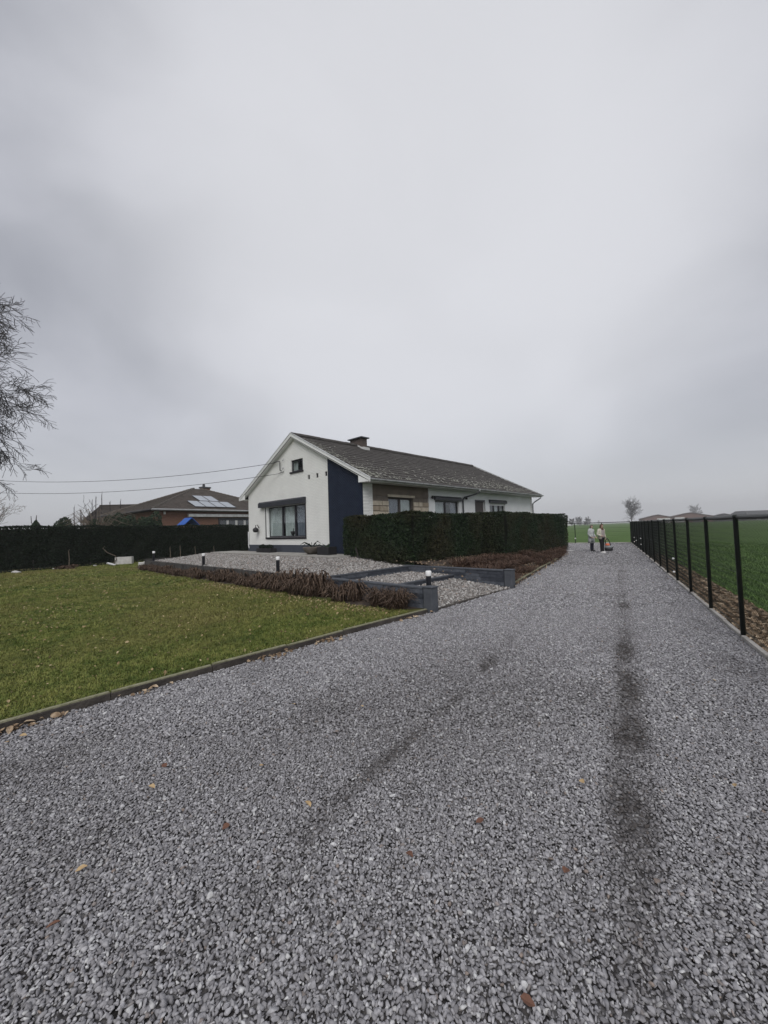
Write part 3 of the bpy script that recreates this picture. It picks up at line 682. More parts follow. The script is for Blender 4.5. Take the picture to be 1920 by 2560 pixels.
def window(kind, o_, frame_mat, mull=(), depth=.10, fr=.055, curtain=None, sill=True, transom=None):
    """kind gable: faces -x, u = y ; kind long: faces -y, u = x"""
    u0, u1, z0, z1 = o_
    def bx(mb, n0, n1, a, b, c, d):
        return mb.box(n0, n1, a, b, c, d) if kind == 'gable' else mb.box(a, b, n0, n1, c, d)
    mb = MB(); d0, d1 = depth, depth + .06
    bx(mb, d0, d1, u0 + .001, u0 + fr, z0 + .001, z1 - .001); bx(mb, d0, d1, u1 - fr, u1 - .001, z0 + .001, z1 - .001)
    bx(mb, d0, d1, u0 + fr, u1 - fr, z0 + .001, z0 + fr); bx(mb, d0, d1, u0 + fr, u1 - fr, z1 - fr, z1 - .001)
    edges = [u0 + fr] + [m_ for m_ in mull] + [u1 - fr]
    for m_ in mull: bx(mb, d0, d1, m_ - fr * .8, m_ + fr * .8, z0 + fr, z1 - fr)
    w = mb.build('window', frame_mat, house)
    for i in range(len(edges) - 1):
        a = edges[i] + (fr * .8 if i else 0); b = edges[i + 1] - (fr * .8 if i < len(edges) - 2 else 0)
        bx(MB(), d0 + .025, d0 + .035, a, b, z0 + fr, z1 - fr).build('pane', 'window_glass', w)
    if sill:
        bx(MB(), -.06, d0, u0 - .04, u1 + .04, z0 - .05, z0 - .001).build('sill', frame_mat, w)
    bx(MB(), 1.5, 1.52, u0 - .5, u1 + .5, z0 - .5, z1 + .3).build('room_back', 'interior', w)
    for (c0, c1, *cm_) in (curtain or []):
        mbc = MB(); n = max(6, int((c1 - c0) / .05)); V = []; 
        for i in range(n + 1):
            u = c0 + (c1 - c0) * i / n; off = .20 + .015 * math.sin(i * 1.9) + .01 * math.sin(i * .7)
            for z in (z0 - .05, z1 + .05): V.append((off, u, z) if kind == 'gable' else (u, off, z))
        mbc.add(V, [(2 * i, 2 * i + 2, 2 * i + 3, 2 * i + 1) for i in range(n)]).build('curtain', cm_[0] if cm_ else 'curtain', w)
    return w
def roller_box(kind, u0, u1, z0, z1, out, mat='anthracite'):
    mb = MB(); a, b = -out, -.002
    prof = [(b, z0), (a, z0), (a - .0, z1 - .07), (a + .06, z1), (b, z1)]
    if kind == 'gable': mb.prism([(x, u1, z) for x, z in prof], [(x, u0, z) for x, z in prof])
    else: mb.prism([(u0, x, z) for x, z in prof], [(u1, x, z) for x, z in prof])
    return mb.build('roller_shutter_box', mat, house)
wg = window('gable', GW, 'dark_frame', (4.63, 5.69), curtain=[(5.80, 6.98), (4.72, 5.60), (3.70, 4.60, 'blind_blue')])
# surround and guide rails of the big window
mb = MB(); mb.box(-.03, -.002, GW[1] + .001, GW[1] + .06, GW[2] - .05, GW[3]); mb.box(-.03, -.002, GW[0] - .06, GW[0] - .001, GW[2] - .05, GW[3]); mb.box(-.03, -.002, GW[0] - .06, GW[1] + .06, GW[2] - .09, GW[2] - .051)
mb.build('window_surround', 'dark_frame', house)
MB().box(-.012, .099, GW[1] - .10, GW[1] - .001, GW[2] + .005, GW[3]).build('window_reveal', 'white_paint', house)
roller_box('gable', 3.62, 7.46, 2.87, 3.14, .19)
window('gable', SW, 'dark_frame', (), depth=.06, fr=.05, curtain=[(4.45, 4.74)])
MB().box(-.04, -.002, SW[0] - .05, SW[1] + .05, SW[2] - .07, SW[2] - .002).build('sill', 'dark_frame', house)
w1 = window('long', W1, 'shutter_brown', (2.19,), depth=.14, fr=.07, curtain=[(1.43, 2.15, 'blind_blue'), (2.25, 2.95)])
window('long', W2, 'dark_frame', (5.38,), depth=.10, fr=.06, curtain=[(4.45, 5.36), (5.9, 6.42, 'blind_blue')])
roller_box('long', 4.37, 6.52, 2.87, 3.06, .10)
d = MB().box(DR[0], DR[1], .08, .13, HB + .02, DR[3] - .05).build('side_door', 'shutter_brown', house); MB().box(DR[0] + .05, DR[0] + .09, .03, .079, 1.6, 1.75).build('handle', 'zinc', d)
mb = MB(); mb.box(DR[0] - .05, DR[0] - .001, -.012, .1, HB, DR[3] + .04); mb.box(DR[1] + .001, DR[1] + .05, -.012, .1, HB, DR[3] + .04); mb.box(DR[0], DR[1], -.012, .1, DR[3] - .045, DR[3] + .04); mb.build('door_frame', 'dark_frame', house)
window('long', W3, 'dark_frame', (10.0, 10.6), depth=.10, fr=.06, curtain=[(10.05, 10.55)])
roller_box('long', 9.30, 11.24, 2.87, 3.05, .10); MB().box(9.4, 11.13, .05, .07, 2.74, 2.86).build('roller_slats', 'white_paint', house)
# wall lamps
def wall_lamp(x, z):
    l = MB().lathe([(.05, -.07), (.055, -.05), (.055, .05), (.05, .07)], n=10).build('wall_lamp', 'black_plastic', house, True); l.location = (x, -.09, z)
    MB().box(-.02, .02, .03, .088, -.02, .02).build('arm', 'black_plastic', l)
wall_lamp(6.96, 3.04); wall_lamp(4.18, 2.98)
# round lamp on the gable
l = MB().lathe([(.02, -.16), (.11, -.14), (.14, -.05), (.13, .03), (.05, .08), (.03, .10)], n=14).build('gable_lamp', 'black_plastic', house, True); l.location = (-.19, 7.72, 1.82)
MB().tube([(.19, .0, .05), (.10, .0, .22), (0, 0, .20), (0, 0, .09)], .018, 6).build('arm', 'black_plastic', l)
# roof: deck, tiles, ridge, verges, gutter
OV, OH = .19, .50
CS = math.cos(math.atan(SL)); SN = math.sin(math.atan(SL)); SLEN = (HW / 2 + OH) / CS
mb = MB()
for sgn in (0, 1):
    def bb(b): return b if sgn == 0 else HW - b
    lo, hi = -OH, HW / 2
    q = [(-OV, bb(lo), U0 + SL * lo), (HL + OV, bb(lo), U0 + SL * lo), (HL + OV, bb(hi), U0 + SL * hi), (-OV, bb(hi), U0 + SL * hi)]
    t_ = [(x, y, z + .10) for x, y, z in q]
    mb.hexa(q + t_ if sgn == 0 else [q[3], q[2], q[1], q[0], t_[3], t_[2], t_[1], t_[0]])
deck = mb.build('roof', 'roof_tile', house)
NC, NT = 16, 50; TL = SLEN / NC; TW = (HL + 2 * OV) / NT
def tile_geo(mb, x, s, side, jit=True):
    """tile whose lower edge is at slope distance s from the eave"""
    jz = random.uniform(-.003, .005) if jit else 0; js = random.uniform(-.008, .008); tw = TW - .006
    def P(sx, ss, n):
        b = -OH + ss * CS - n * SN; z = U0 + .10 + SL * (-OH) + ss * SN + n * CS
        return (sx, b if side == 0 else HW - b, z)
    n0, n1 = .034 + jz, .012 + jz; th = .018
    s0, s1 = s + js - .02, s + js + TL + .05
    lowm = []
    p = [P(x, s0, n0 - th), P(x + tw, s0, n0 - th), P(x + tw, s1, n1 - th + .008), P(x, s1, n1 - th + .008), P(x, s0, n0), P(x + tw, s0, n0 + random.uniform(-.003, .003)), P(x + tw, s1, n1), P(x, s1, n1)]
    if side: p = [p[1], p[0], p[3], p[2], p[5], p[4], p[7], p[6]]
    mb.hexa(p)
cells = [(r_, c) for r_ in range(NC) for c in range(NT)]
def pxsize(rc): return math.hypot(*W(-OV + rc[1] * TW, -OH + rc[0] * TL * CS))
cells.sort(key=pxsize); rest = MB()
for i, (r_, c) in enumerate(cells):
    x = -OV + c * TW + (TW * .5 if r_ % 2 else 0)
    if c == NT - 1 and r_ % 2: x = HL + OV - TW
    mb = MB() if i < 300 else rest
    tile_geo(mb, x, r_ * TL, 0)
    if i < 300: mb.build('roof_tile', 'roof_tile', deck)
o = rest.build('roof_tiles', 'roof_tile', deck); tag(o, kind='stuff')
rest = MB()
for r_ in range(NC):
    for c in range(NT): tile_geo(rest, -OV + c * TW, r_ * TL, 1)
o = rest.build('rear_roof_tiles', 'roof_tile', deck); tag(o, kind='stuff')
RZ = U0 + SL * HW / 2 + .10
for i in range(38):
    x = -OV + i * (HL + 2 * OV) / 38; l = (HL + 2 * OV) / 38
    pr = [(-.17, -.03), (-.12, .07), (0, .12), (.12, .07), (.17, -.03)]; dz = random.uniform(0, .012)
    MB().prism([(x + l - .004, HW / 2 + y, RZ + z + dz) for y, z in pr][::-1], [(x + .002, HW / 2 + y, RZ + z + dz) for y, z in pr][::-1]).build('ridge_tile', 'roof_tile', deck)
# moss and lichen cushions, thickest near the eave and verge
V = []; F = []
ico = [(0, 0, 1)] + [(math.cos(i * 1.2566) * .9, math.sin(i * 1.2566) * .9, .25) for i in range(5)]
for i in range(1500):
    s = SLEN * min(1, abs(rng.normal(0, .26)) + .01); x = rng.uniform(-OV, HL + OV)
    if rng.uniform() < .18: x = -OV + abs(rng.normal(0, .5)); s = rng.uniform(0, SLEN * .9)
    if s > SLEN * .97: continue
    dens = math.sin(x * 1.7) * .5 + math.sin(x * .6 + 2) * .5 + math.sin(s * 2.1 + x) * .4
    if dens < rng.uniform(-1.2, .7): continue
    r_ = rng.uniform(.015, .048) * (1.2 if s < 1.2 else .85); ln = rng.uniform(.8, 2.2); n0 = .045
    b = -OH + s * CS - n0 * SN; z = U0 + .10 - SL * OH + s * SN + n0 * CS; k = len(V); an = rng.uniform(0, 6.28)
    for (px, py, pz) in ico:
        qx, qy = px * ln * math.cos(an) - py * math.sin(an), px * ln * math.sin(an) + py * math.cos(an)
        V.append((x + qx * r_ * rng.uniform(.7, 1.3), b + qy * r_ * CS - pz * r_ * .5 * SN, z + qy * r_ * SN + pz * r_ * .6))
    F += [(k, k + 1 + j, k + 1 + (j + 1) % 5) for j in range(5)]
o = link_obj('moss_cushions', np_mesh('moss_cushions', V, F, 'moss', True), deck); tag(o, kind='stuff')
# verge boards on the front and rear gable
for xs, nm in ((-OV - .03, 'verge_board'), (HL + OV + .002, 'verge_board')):
    for side in (0, 1):
        def yb(b): return b if side == 0 else HW - b
        lo, hi = -OH - .12, HW / 2
        q = [(yb(lo), U0 + SL * lo + .045), (yb(hi), U0 + SL * hi + .03), (yb(hi), U0 + SL * hi + .165), (yb(lo), U0 + SL * lo + .15)]
        a = [(xs + .028, y, z) for y, z in q]; b = [(xs, y, z) for y, z in q]
        (MB().prism(a, b) if side == 0 else MB().prism(a[::-1], b[::-1])).build(nm, 'white_paint', house)
        q = [(yb(lo + .02), U0 + SL * lo + .165), (yb(hi), U0 + SL * hi + .170), (yb(hi), U0 + SL * hi + .20), (yb(lo + .02), U0 + SL * lo + .19)]
        a = [(xs + .06, y, z) for y, z in q]; b = [(xs - .018, y, z) for y, z in q]
        (MB().prism(a, b) if side == 0 else MB().prism(a[::-1], b[::-1])).build('verge_trim', 'gutter_white', house)
        # boxed eave end
        q = [(yb(-.60), 3.372), (yb(.0), 3.372), (yb(.0), U0 - .004), (yb(-.60), U0 - SL * .60 + .012)]
        a = [(xs + .027, y, z) for y, z in q]; b = [(xs + .003, y, z) for y, z in q]
        (MB().prism(a, b) if side == 0 else MB().prism(a[::-1], b[::-1])).build('eave_end_board', 'white_paint', house)
        # soffit board under the verge overhang
        x0_, x1_ = (-OV + .001, -.003) if xs < 0 else (HL + .003, HL + OV - .001)
        q = [(yb(-OH + .06), U0 - SL * (OH - .06) - .022), (yb(hi), U0 + SL * hi - .022), (yb(hi), U0 + SL * hi - .004), (yb(-OH + .06), U0 - SL * (OH - .06) - .004)]
        a = [(x1_, y, z) for y, z in q]; b = [(x0_, y, z) for y, z in q]
        (MB().prism(a, b) if side == 0 else MB().prism(a[::-1], b[::-1])).build('verge_soffit', 'white_paint', house)
mb = MB()
mb.box(-OV, HL + OV, -OH + .02, -.002, 3.376, 3.388)
mb.build('soffit', 'white_paint', house)
MB().box(-OV, HL + OV, HW + .002, HW + OH - .02, 3.376, 3.388).build('soffit', 'white_paint', house)
MB().box(-OV, HL + OV, -OH - .012, -OH + .018, 3.372, 3.47).build('fascia', 'white_paint', house)
MB().box(-OV, HL + OV, HW + OH - .018, HW + OH + .012, 3.372, 3.47).build('fascia', 'white_paint', house)
gut = []
for k in range(9):
    a = math.pi * k / 8; gut.append((-OH - .085 - .068 * math.cos(a), 3.47 - .068 * math.sin(a)))
for k in range(8, -1, -1):
    a = math.pi * k / 8; gut.append((-OH - .085 - .060 * math.cos(a), 3.47 - .060 * math.sin(a)))
g = MB().prism([(-OV - .03, y, z) for y, z in gut], [(HL + OV + .12, y, z) for y, z in gut]).build('gutter', 'gutter_white', house)
for i in range(27):
    x = -OV + .2 + i * .56
    pts = [(-OH - .085 - .073 * math.cos(math.pi * k / 6), 3.47 - .073 * math.sin(math.pi * k / 6)) for k in range(7)]
    MB().prism([(x, y, z) for y, z in pts], [(x + .03, y, z) for y, z in pts]).build('gutter_bracket', 'zinc', g)
dp = MB().tube([(7.35, -OH - .085, 3.40), (7.35, -OH - .085, 3.30), (7.2, -.42, 3.2), (6.72, -.12, 3.06), (6.66, -.07, 2.95), (6.66, -.07, 2.0), (6.66, -.07, HB)], .04, 10).build('downpipe', 'anthracite', house, True)
MB().lathe([(.05, 3.36), (.07, 3.40), (.07, 3.48)], (7.35, -OH - .085), 10).build('hopper', 'gutter_white', dp)
MB().tube([(HL + .02, -OH - .085, 3.40), (HL + .0, -OH - .06, 3.28), (HL - .04, -.2, 3.06), (HL - .05, -.07, 2.95), (HL - .05, -.07, HB)], .04, 10).build('downpipe', 'zinc', house, True)
MB().tube([(-.06, HW - .06, 1.72), (-.06, HW - .06, 1.0), (-.10, HW - .16, .96), (-.10, HW - .20, .86)], .028, 8).build('drain_pipe', 'gutter_white', house, True)
# chimney on the ridge
ch = MB().box(3.72, 4.10, HW / 2 - .44, HW / 2 + .44, RZ - .40, RZ + .36).build('chimney', 'chimney_brick', house)
MB().box(3.62, 4.20, HW / 2 - .54, HW / 2 + .54, RZ + .361, RZ + .42).build('chimney_cap', 'slate_cap', ch, bevel=.01)
for i in range(5):      # stepped lead flashing up both sides of the ridge
    for sg in (-1, 1):
        y0 = HW / 2 + sg * (.02 + .088 * i); y1 = y0 + sg * .084; zb = RZ - .02 - SL * (.02 + .088 * (i + 1)); MB().box(3.704, 3.7185, y0, y1, zb, zb + .15).build('flashing', 'far_white', ch)
MB().box(3.68, 4.14, HW / 2 - .60, HW / 2 - .442, RZ - .30, RZ - .13).build('flashing', 'far_white', ch)
# bracket for the two overhead wires
br = MB().tube([(-.01, 5.52, 4.52), (-.09, 5.52, 4.52), (-.09, 5.52, 4.95), (-.12, 5.75, 4.96), (-.14, 6.05, 4.93)], .022, 6).build('cable_bracket', 'far_dark', house)
for (y, z) in ((5.30, 4.94), (5.32, 4.55)): MB().tube([(-.02, y, z + .05), (-.09, y, z), (-.10, y - .06, z + .04), (-.08, y - .08, z + .09)], .012, 6).build('hook', 'zinc', br)
MB().tube([(-.03, 5.3, 4.44), (-.05, 5.45, 4.43), (-.06, 5.72, 4.39)], .014, 6).build('hook', 'far_dark', br)
# flowerpot standing inside the big window
o = MB().lathe([(.04, 0), (.09, .06), (.13, .17), (.12, .20)], n=14).build('flowerpot', 'black_plastic', None, True); x, y = W(.19, 4.95); o.location = (x, y, 1.46); tag(o, 'dark round flowerpot on the window ledge behind the big gable pane', 'flowerpot')
MB().tube([(0, 0, .15), (.01, .03, .26), (0, .01, .34)], [.02, .03, .012], 6).build('plant', 'hedge_leaf', o)

# overhead wires
def cable(p, q, sag, label, r=.011):
    pts = [Vector(p).lerp(Vector(q), t / 30) - Vector((0, 0, sag * 4 * (t / 30) * (1 - t / 30))) for t in range(31)]
    o = MB().tube(pts, r, 6).build('overhead_wire', 'cable'); tag(o, label, 'wire'); return o
bx, by = W(-.14, 6.05)
cable((bx, by, 4.93), (-26.86, 24.0, 5.72), .62, 'upper overhead wire from the gable bracket to the left')
bx, by = W(-.06, 5.72)
cable((bx, by, 4.39), (-26.86, 24.0, 4.93), .58, 'lower overhead wire from under the gable bracket to the left')

# ------------------------------------------------------------------ pots and things on the patio
def on_patio(a, b): x, y = W(a, b); return (x, y, .705)
r_ = empty('planter_bowl', on_patio(-.55, 2.5)); tag(r_, 'round stone planter bowl with dark arching leaves by the navy panel', 'planter')
MB().lathe([(.16, 0), (.30, .10), (.38, .26), (.37, .30), (.33, .30), (.30, .24)], n=18).build('bowl', 'terracotta', r_, True)
for k in range(7):
    a = k * .9; l = random.uniform(.10, .26)
    MB().tube([(0, 0, .24), (.12 * math.cos(a), .12 * math.sin(a), .24 + l * .7), (.3 * math.cos(a), .3 * math.sin(a), .26 + l), (.48 * math.cos(a), .48 * math.sin(a), .16 + l)], [.012, .02, .022, .004], 5, sq=.4).build('leaf', 'hedge_leaf_dark', r_)
r_ = empty('planter_box', on_patio(-.55, 1.55), HROT); tag(r_, 'dark square planter box in front of the navy panel', 'planter')
mb = MB(); mb.box(-.2, .2, -.36, .36, 0, .06); mb.box(-.2, .2, -.36, -.33, .06, .30); mb.box(-.2, .2, .33, .36, .06, .30); mb.box(-.2, -.17, -.33, .33, .06, .30); mb.box(.17, .2, -.33, .33, .06, .30); mb.build('box', 'black_plastic', r_); MB().box(-.17, .17, -.33, .33, .2, .25).build('soil', 'soil', r_)
for k in range(6):
    a = random.uniform(0, 6.28); MB().tube([(0, random.uniform(-.2, .2), .24), (.06 * math.cos(a), .1 * math.sin(a), .36), (.14 * math.cos(a), .2 * math.sin(a), .42)], [.01, .02, .004], 4).build('leaf', 'conifer_leaf', r_)
r_ = empty('planter_trough', on_patio(-.40, 6.35), HROT); tag(r_, 'low black trough with dark mounded plants under the big gable window', 'planter')
mb = MB(); mb.box(-.14, .14, -.62, .62, 0, .05); mb.box(-.16, -.13, -.65, .65, 0, .20); mb.box(.13, .16, -.65, .65, 0, .20); mb.box(-.13, .13, -.65, -.62, .0, .20); mb.box(-.13, .13, .62, .65, 0, .20); mb.build('trough', 'black_plastic', r_)
def leaf_ball(seed, n, c, rad, size, mat, name, parent):
    rr = np.random.default_rng(seed); d = rr.normal(size=(n, 3)); d /= np.linalg.norm(d, axis=1)[:, None]; d *= (rr.uniform(.45, 1, (n, 1))) ** .5
    Pp = np.array(c) + d * np.array(rad); return leaf_cloud(name, Pp, d, size, mat, parent, rr)
def leaf_cloud(name, Pp, nrm, size, mat, parent, rr, up=.35):
    n = len(Pp); t_ = rr.normal(size=(n, 3)) + np.array([0, 0, up]); t_ /= np.linalg.norm(t_, axis=1)[:, None]
    nn = nrm + rr.normal(size=(n, 3)) * .55; s = np.cross(t_, nn); s /= np.linalg.norm(s, axis=1)[:, None] + 1e-9
    L = size * rr.uniform(.6, 1.35, (n, 1)); w = L * .38
    V = np.stack([Pp - t_ * L * .5, Pp + s * w, Pp + t_ * L * .6, Pp - s * w], 1).reshape(-1, 3); F = np.arange(n * 4).reshape(-1, 4)
    return link_obj(name, np_mesh(name, V, F, mat), parent)
leaf_ball(3, 260, (0, .35, .27), (.14, .22, .10), .06, 'hedge_leaf_dark', 'foliage', r_); leaf_ball(4, 260, (0, -.3, .26), (.14, .28, .11), .06, 'hedge_leaf_dark', 'foliage', r_)

# ------------------------------------------------------------------ hedges
def hedge(name, label, blocks, n, size, mat, seed, stems=(), lump=.05):
    """blocks: (x0,y0)->(x1,y1) centre line in world, thickness, z0, z1; sheared boxes with leaf sprays over every face"""
    rr = np.random.default_rng(seed); p = blocks[0][0]; root = empty(name, (p[0], p[1], blocks[0][3])); tag(root, label, 'hedge')
    off = np.array([p[0], p[1], blocks[0][3]]); core = MB(); PP = []; NN = []
    areas = []
    for (q0, q1, th, z0, z1) in blocks:
        L = math.hypot(q1[0] - q0[0], q1[1] - q0[1]); areas.append((2 * L + 2 * th) * (z1 - z0) + L * th)
    for (q0, q1, th, z0, z1), ar in zip(blocks, areas):
        q0, q1 = np.array(q0, float), np.array(q1, float); d = q1 - q0; L = np.linalg.norm(d); d /= L; s = np.array([-d[1], d[0]])
        i_ = .10
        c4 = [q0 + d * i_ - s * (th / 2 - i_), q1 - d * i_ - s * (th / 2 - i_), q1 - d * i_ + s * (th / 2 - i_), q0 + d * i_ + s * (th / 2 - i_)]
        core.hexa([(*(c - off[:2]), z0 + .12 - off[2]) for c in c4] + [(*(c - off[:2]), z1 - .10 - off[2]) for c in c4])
        m_ = int(n * ar / sum(areas)); fa = np.array([L * (z1 - z0), L * (z1 - z0), th * (z1 - z0), th * (z1 - z0), L * th * 1.2]); f = rr.choice(5, m_, p=fa / fa.sum())
        u = rr.uniform(0, 1, m_); v = rr.uniform(0, 1, m_); du = np.zeros((m_, 3)); nr = np.zeros((m_, 3))
        al = np.where(f == 2, 0, np.where(f == 3, L, u * L)); ac = np.where(f == 0, -th / 2, np.where(f == 1, th / 2, (np.where(f == 4, v, u) - .5) * th)); zz = np.where(f == 4, z1, z0 + v * (z1 - z0))
        nr[:, :2] = np.where((f == 0)[:, None], -s, np.where((f == 1)[:, None], s, np.where((f == 2)[:, None], -d, np.where((f == 3)[:, None], d, 0)))); nr[:, 2] = (f == 4)
        bul = lump * (np.sin(al * 2.1 + zz * 1.3 + seed) + np.sin(al * 5.3 - zz * 3.1) * .6 + np.sin(al * .7 + 1) * .8) - np.abs(rr.normal(0, .035, m_)) + .02
        bul = np.where(f == 4, bul * .5, bul)
        X = q0[None] + d * al[:, None] + s * ac[:, None]
        P3 = np.concatenate([X, zz[:, None]], 1) + nr * bul[:, None]
        # tufts sticking up over the sheared top
        P3[:, 2] += np.where(f == 4, np.abs(rr.normal(0, .024, m_)), 0)
        # ragged foot
        keep = ~((zz < z0 + .22) & (rr.uniform(0, 1, m_) < .55)); PP.append(P3[keep]); NN.append(nr[keep])
    core.build('core', 'hedge_core', root)
    P3 = np.concatenate(PP) - off; leaf_cloud('foliage', P3, np.concatenate(NN), size, mat, root, rr)
    for (x, y, z0, z1) in stems:
        MB().tube([(x - off[0], y - off[1], z0 - off[2]), (x - off[0] + .02, y - off[1], (z0 + z1) / 2 - off[2]), (x - off[0] + random.uniform(-.08, .08), y - off[1] + random.uniform(-.05, .05), z1 - off[2])], [.035, .03, .025], 7).build('stem', 'bark', root)
    return root
h_ = [(W(-.30, -2.80), W(-.30, .50), .50, .42, 2.07), (W(-.05, -2.40), W(3.45, -2.40), .90, .40, 2.04)]
st = [(*W(-.5, -2.4 + .45 * k), .5, 1.0) for k in range(7)] + [(*W(.4 + .6 * k, -2.75), .4, .9) for k in range(5)]
hedge('clipped_hedge', 'clipped dark conifer hedge wrapping the bungalow corner behind the slate wall', h_, 70000, .055, 'hedge_leaf', 11, st)
e0, e1 = np.array((4.62, 15.2)), np.array((10.15, 22.15)); dd = (e1 - e0) / np.linalg.norm(e1 - e0); ss = np.array([-dd[1], dd[0]])
h_ = [(tuple(e0 + ss * .83), tuple(e1 + ss * .83), 1.6, .22, 2.09)]
st = [(*(e0 + ss * .25 + dd * (.5 + .52 * k)), .2, .75) for k in range(16)]
hedge('clipped_hedge', 'clipped green conifer hedge behind the rusty shrubs beside the driveway', h_, 70000, .055, 'hedge_leaf', 12, st, .045)
l0, l1 = np.array((-18.57, 19.22)), np.array((-11.49, 31.7)); dd = (l1 - l0) / np.linalg.norm(l1 - l0); ss = np.array([-dd[1], dd[0]])
h_ = [(tuple(l0 - dd * 7 + ss * .6), tuple(l1 + dd * 9 + ss * .6), 1.2, .07, 2.29)]
hedge('long_hedge', 'long nearly black clipped hedge along the far side of the lawn', h_, 95000, .085, 'hedge_leaf_dark', 13, [(*(l0 + dd * (k * 1.3) + ss * .1), .05, .6) for k in range(11)], .05)
LHD, LHS, LH0 = dd, ss, l0

# ------------------------------------------------------------------ chain-link fences
FH = 1.62
def link_mesh(width, height, pitch=.05, r=.0028, name='chain_link'):
    """woven diamonds: each zig-zag wire a thin three-sided strand, plus knuckles standing over the top"""
    V = []; F = []; nW = int(width / pitch); nz = int(height / (pitch)); dx = width / nW
    for i in range(nW):
        for sgn in (0, 1):
            pass
        x = dx * (i + .5); pts = []
        for k in range(nz + 1):
            pts.append((x + (dx * .5 if k % 2 else -dx * .5) * 1.04, (r * 1.2 if k % 2 else -r * 1.2), height * k / nz))
        pts[-1] = (pts[-1][0], pts[-1][1], height + .012)
        k0 = len(V)
        for (px, py, pz) in pts: V += [(px - r, py - r * .6, pz), (px + r, py - r * .6, pz), (px, py + r, pz)]
        for k in range(len(pts) - 1):
            a = k0 + 3 * k
            F += [(a, a + 1, a + 4, a + 3), (a + 1, a + 2, a + 5, a + 4), (a + 2, a, a + 3, a + 5)]
    return np_mesh(name, V, F, 'fence_coat')
panel_me = link_mesh(SP, FH - .07)
post_me = MB().lathe([(.028, -.3), (.028, FH - .005), (.033, FH), (.034, FH + .02), (.02, FH + .035)], n=14).mesh('fence_post', 'fence_coat', True)
clip_me = MB().box(-.022, .022, -.05, -.028, -.03, .03).mesh('wire_clip', 'bolt_grey')
fen = empty('chain_link_fence', (*FP(0), 0), math.pi / 2 - FAZ); tag(fen, 'long black chain-link fence with round posts between driveway and green field', 'fence')
NS = 15
for k in range(-4, NS + 1):
    p = link_obj('post', post_me, fen); p.location = (k * SP, 0, 0); p.rotation_euler = (random.uniform(-.010, .010), random.uniform(-.010, .010), 0)
    if k < NS:
        q = link_obj('mesh_panel', panel_me, fen); q.location = (k * SP, -.034, .06)
        rl = MB().tube([(0, 0, 0), (SP * .5, 0, -.006), (SP, 0, 0)], .027, 8).build('top_rail', 'fence_coat', fen); rl.location = (k * SP, -.02, FH)
        for zz in (.10, .85): 
            w_ = MB().tube([(.0, 0, 0), (SP, 0, 0)], .0025, 5).build('tension_wire', 'fence_coat', fen); w_.location = (k * SP, -.030, zz)
def knob(x, z, par, s=1.0):
    o = MB().lathe([(.0, -.03 * s), (.03 * s, -.02 * s), (.035 * s, .01 * s), (.02 * s, .03 * s), (0, .035 * s)], n=10).build('insulator', 'lamp_white', par, True); o.location = (x, .07, z); return o
for k, zs in ((3, (.62, .28)), (9, (.75, .45)), (11, (.5,)), (12, (.62, .35))):
    for z in zs: knob(k * SP - .05, z, fen, .8)
bfa = -FAZ
bf = empty('chain_link_fence', (*FP(FLEN), 0), math.pi - FAZ); tag(bf, 'black wire fence crossing the end of the driveway behind two people', 'fence')
for k in range(0, 7):
    if k: p = link_obj('post', post_me, bf); p.location = (k * 1.9, 0, 0)
    rl = MB().tube([(0, 0, 0), (1.9, 0, 0)], .028, 8).build('top_rail', 'fence_coat', bf); rl.location = (k * 1.9, 0, FH)
    for zz in (.3, .6, .9, 1.2):
        w_ = MB().tube([(0, 0, 0), (1.9, 0, 0)], .003, 5).build('strand', 'fence_coat', bf); w_.location = (k * 1.9, 0, zz)
knob(3.8, .42, bf, 1.6)

# ------------------------------------------------------------------ gravel, lawn, leaves
def stones(name, P, size, mat, z, seeds, sub, dirt=None, jz=.35):
    n = len(P); sc = size[:, None] * rng.uniform(.75, 1.25, (n, 3)); sc *= rng.choice([.5, .75, 1.0, 1.2, 1.5], n, p=[.18, .27, .33, .17, .05])[:, None]
    rot = np.stack([rng.normal(0, .45, n), rng.normal(0, .45, n), rng.uniform(0, 6.28, n)], 1)
    P3 = np.concatenate([P, (z + rng.uniform(-.15, jz, n) * size)[:, None]], 1)
    return scatter(name, P3, sc, rot, [pebble(s, mat, sub=sub) for s in seeds], {'dirt': dirt} if dirt is not None else None)
def vnoise(P, sc, seed):
    """cheap smooth noise in -1..1"""
    rr = np.random.default_rng(seed); v = 0
    for k in range(6):
        a = rr.uniform(0, 6.28); f = sc * rr.uniform(.6, 1.8); v = v + np.sin((P[:, 0] * math.cos(a) + P[:, 1] * math.sin(a)) * f + rr.uniform(0, 6.28))
    return v / 3.2
TRK_R = [(.70, 1.1), (.88, 1.53), (1.13, 1.96), (1.49, 2.55), (2.23, 3.8), (3.21, 5.49), (4.85, 8.28), (7.01, 11.96), (9.97, 17.02), (12.3, 21.5)]
TRK_L = [(-.75, 1.6), (-.21, 2.59), (.60, 3.75), (1.24, 4.85), (3.3, 8.5), (6.4, 14.5)]
def dist_poly(P, poly):
    d = np.full(len(P), 1e9)
    for i in range(len(poly) - 1):
        a, b = np.array(poly[i]), np.array(poly[i + 1]); ab = b - a; t_ = np.clip(((P - a) @ ab) / (ab @ ab), 0, 1); d = np.minimum(d, np.linalg.norm(P - a - t_[:, None] * ab, axis=1))
    return d
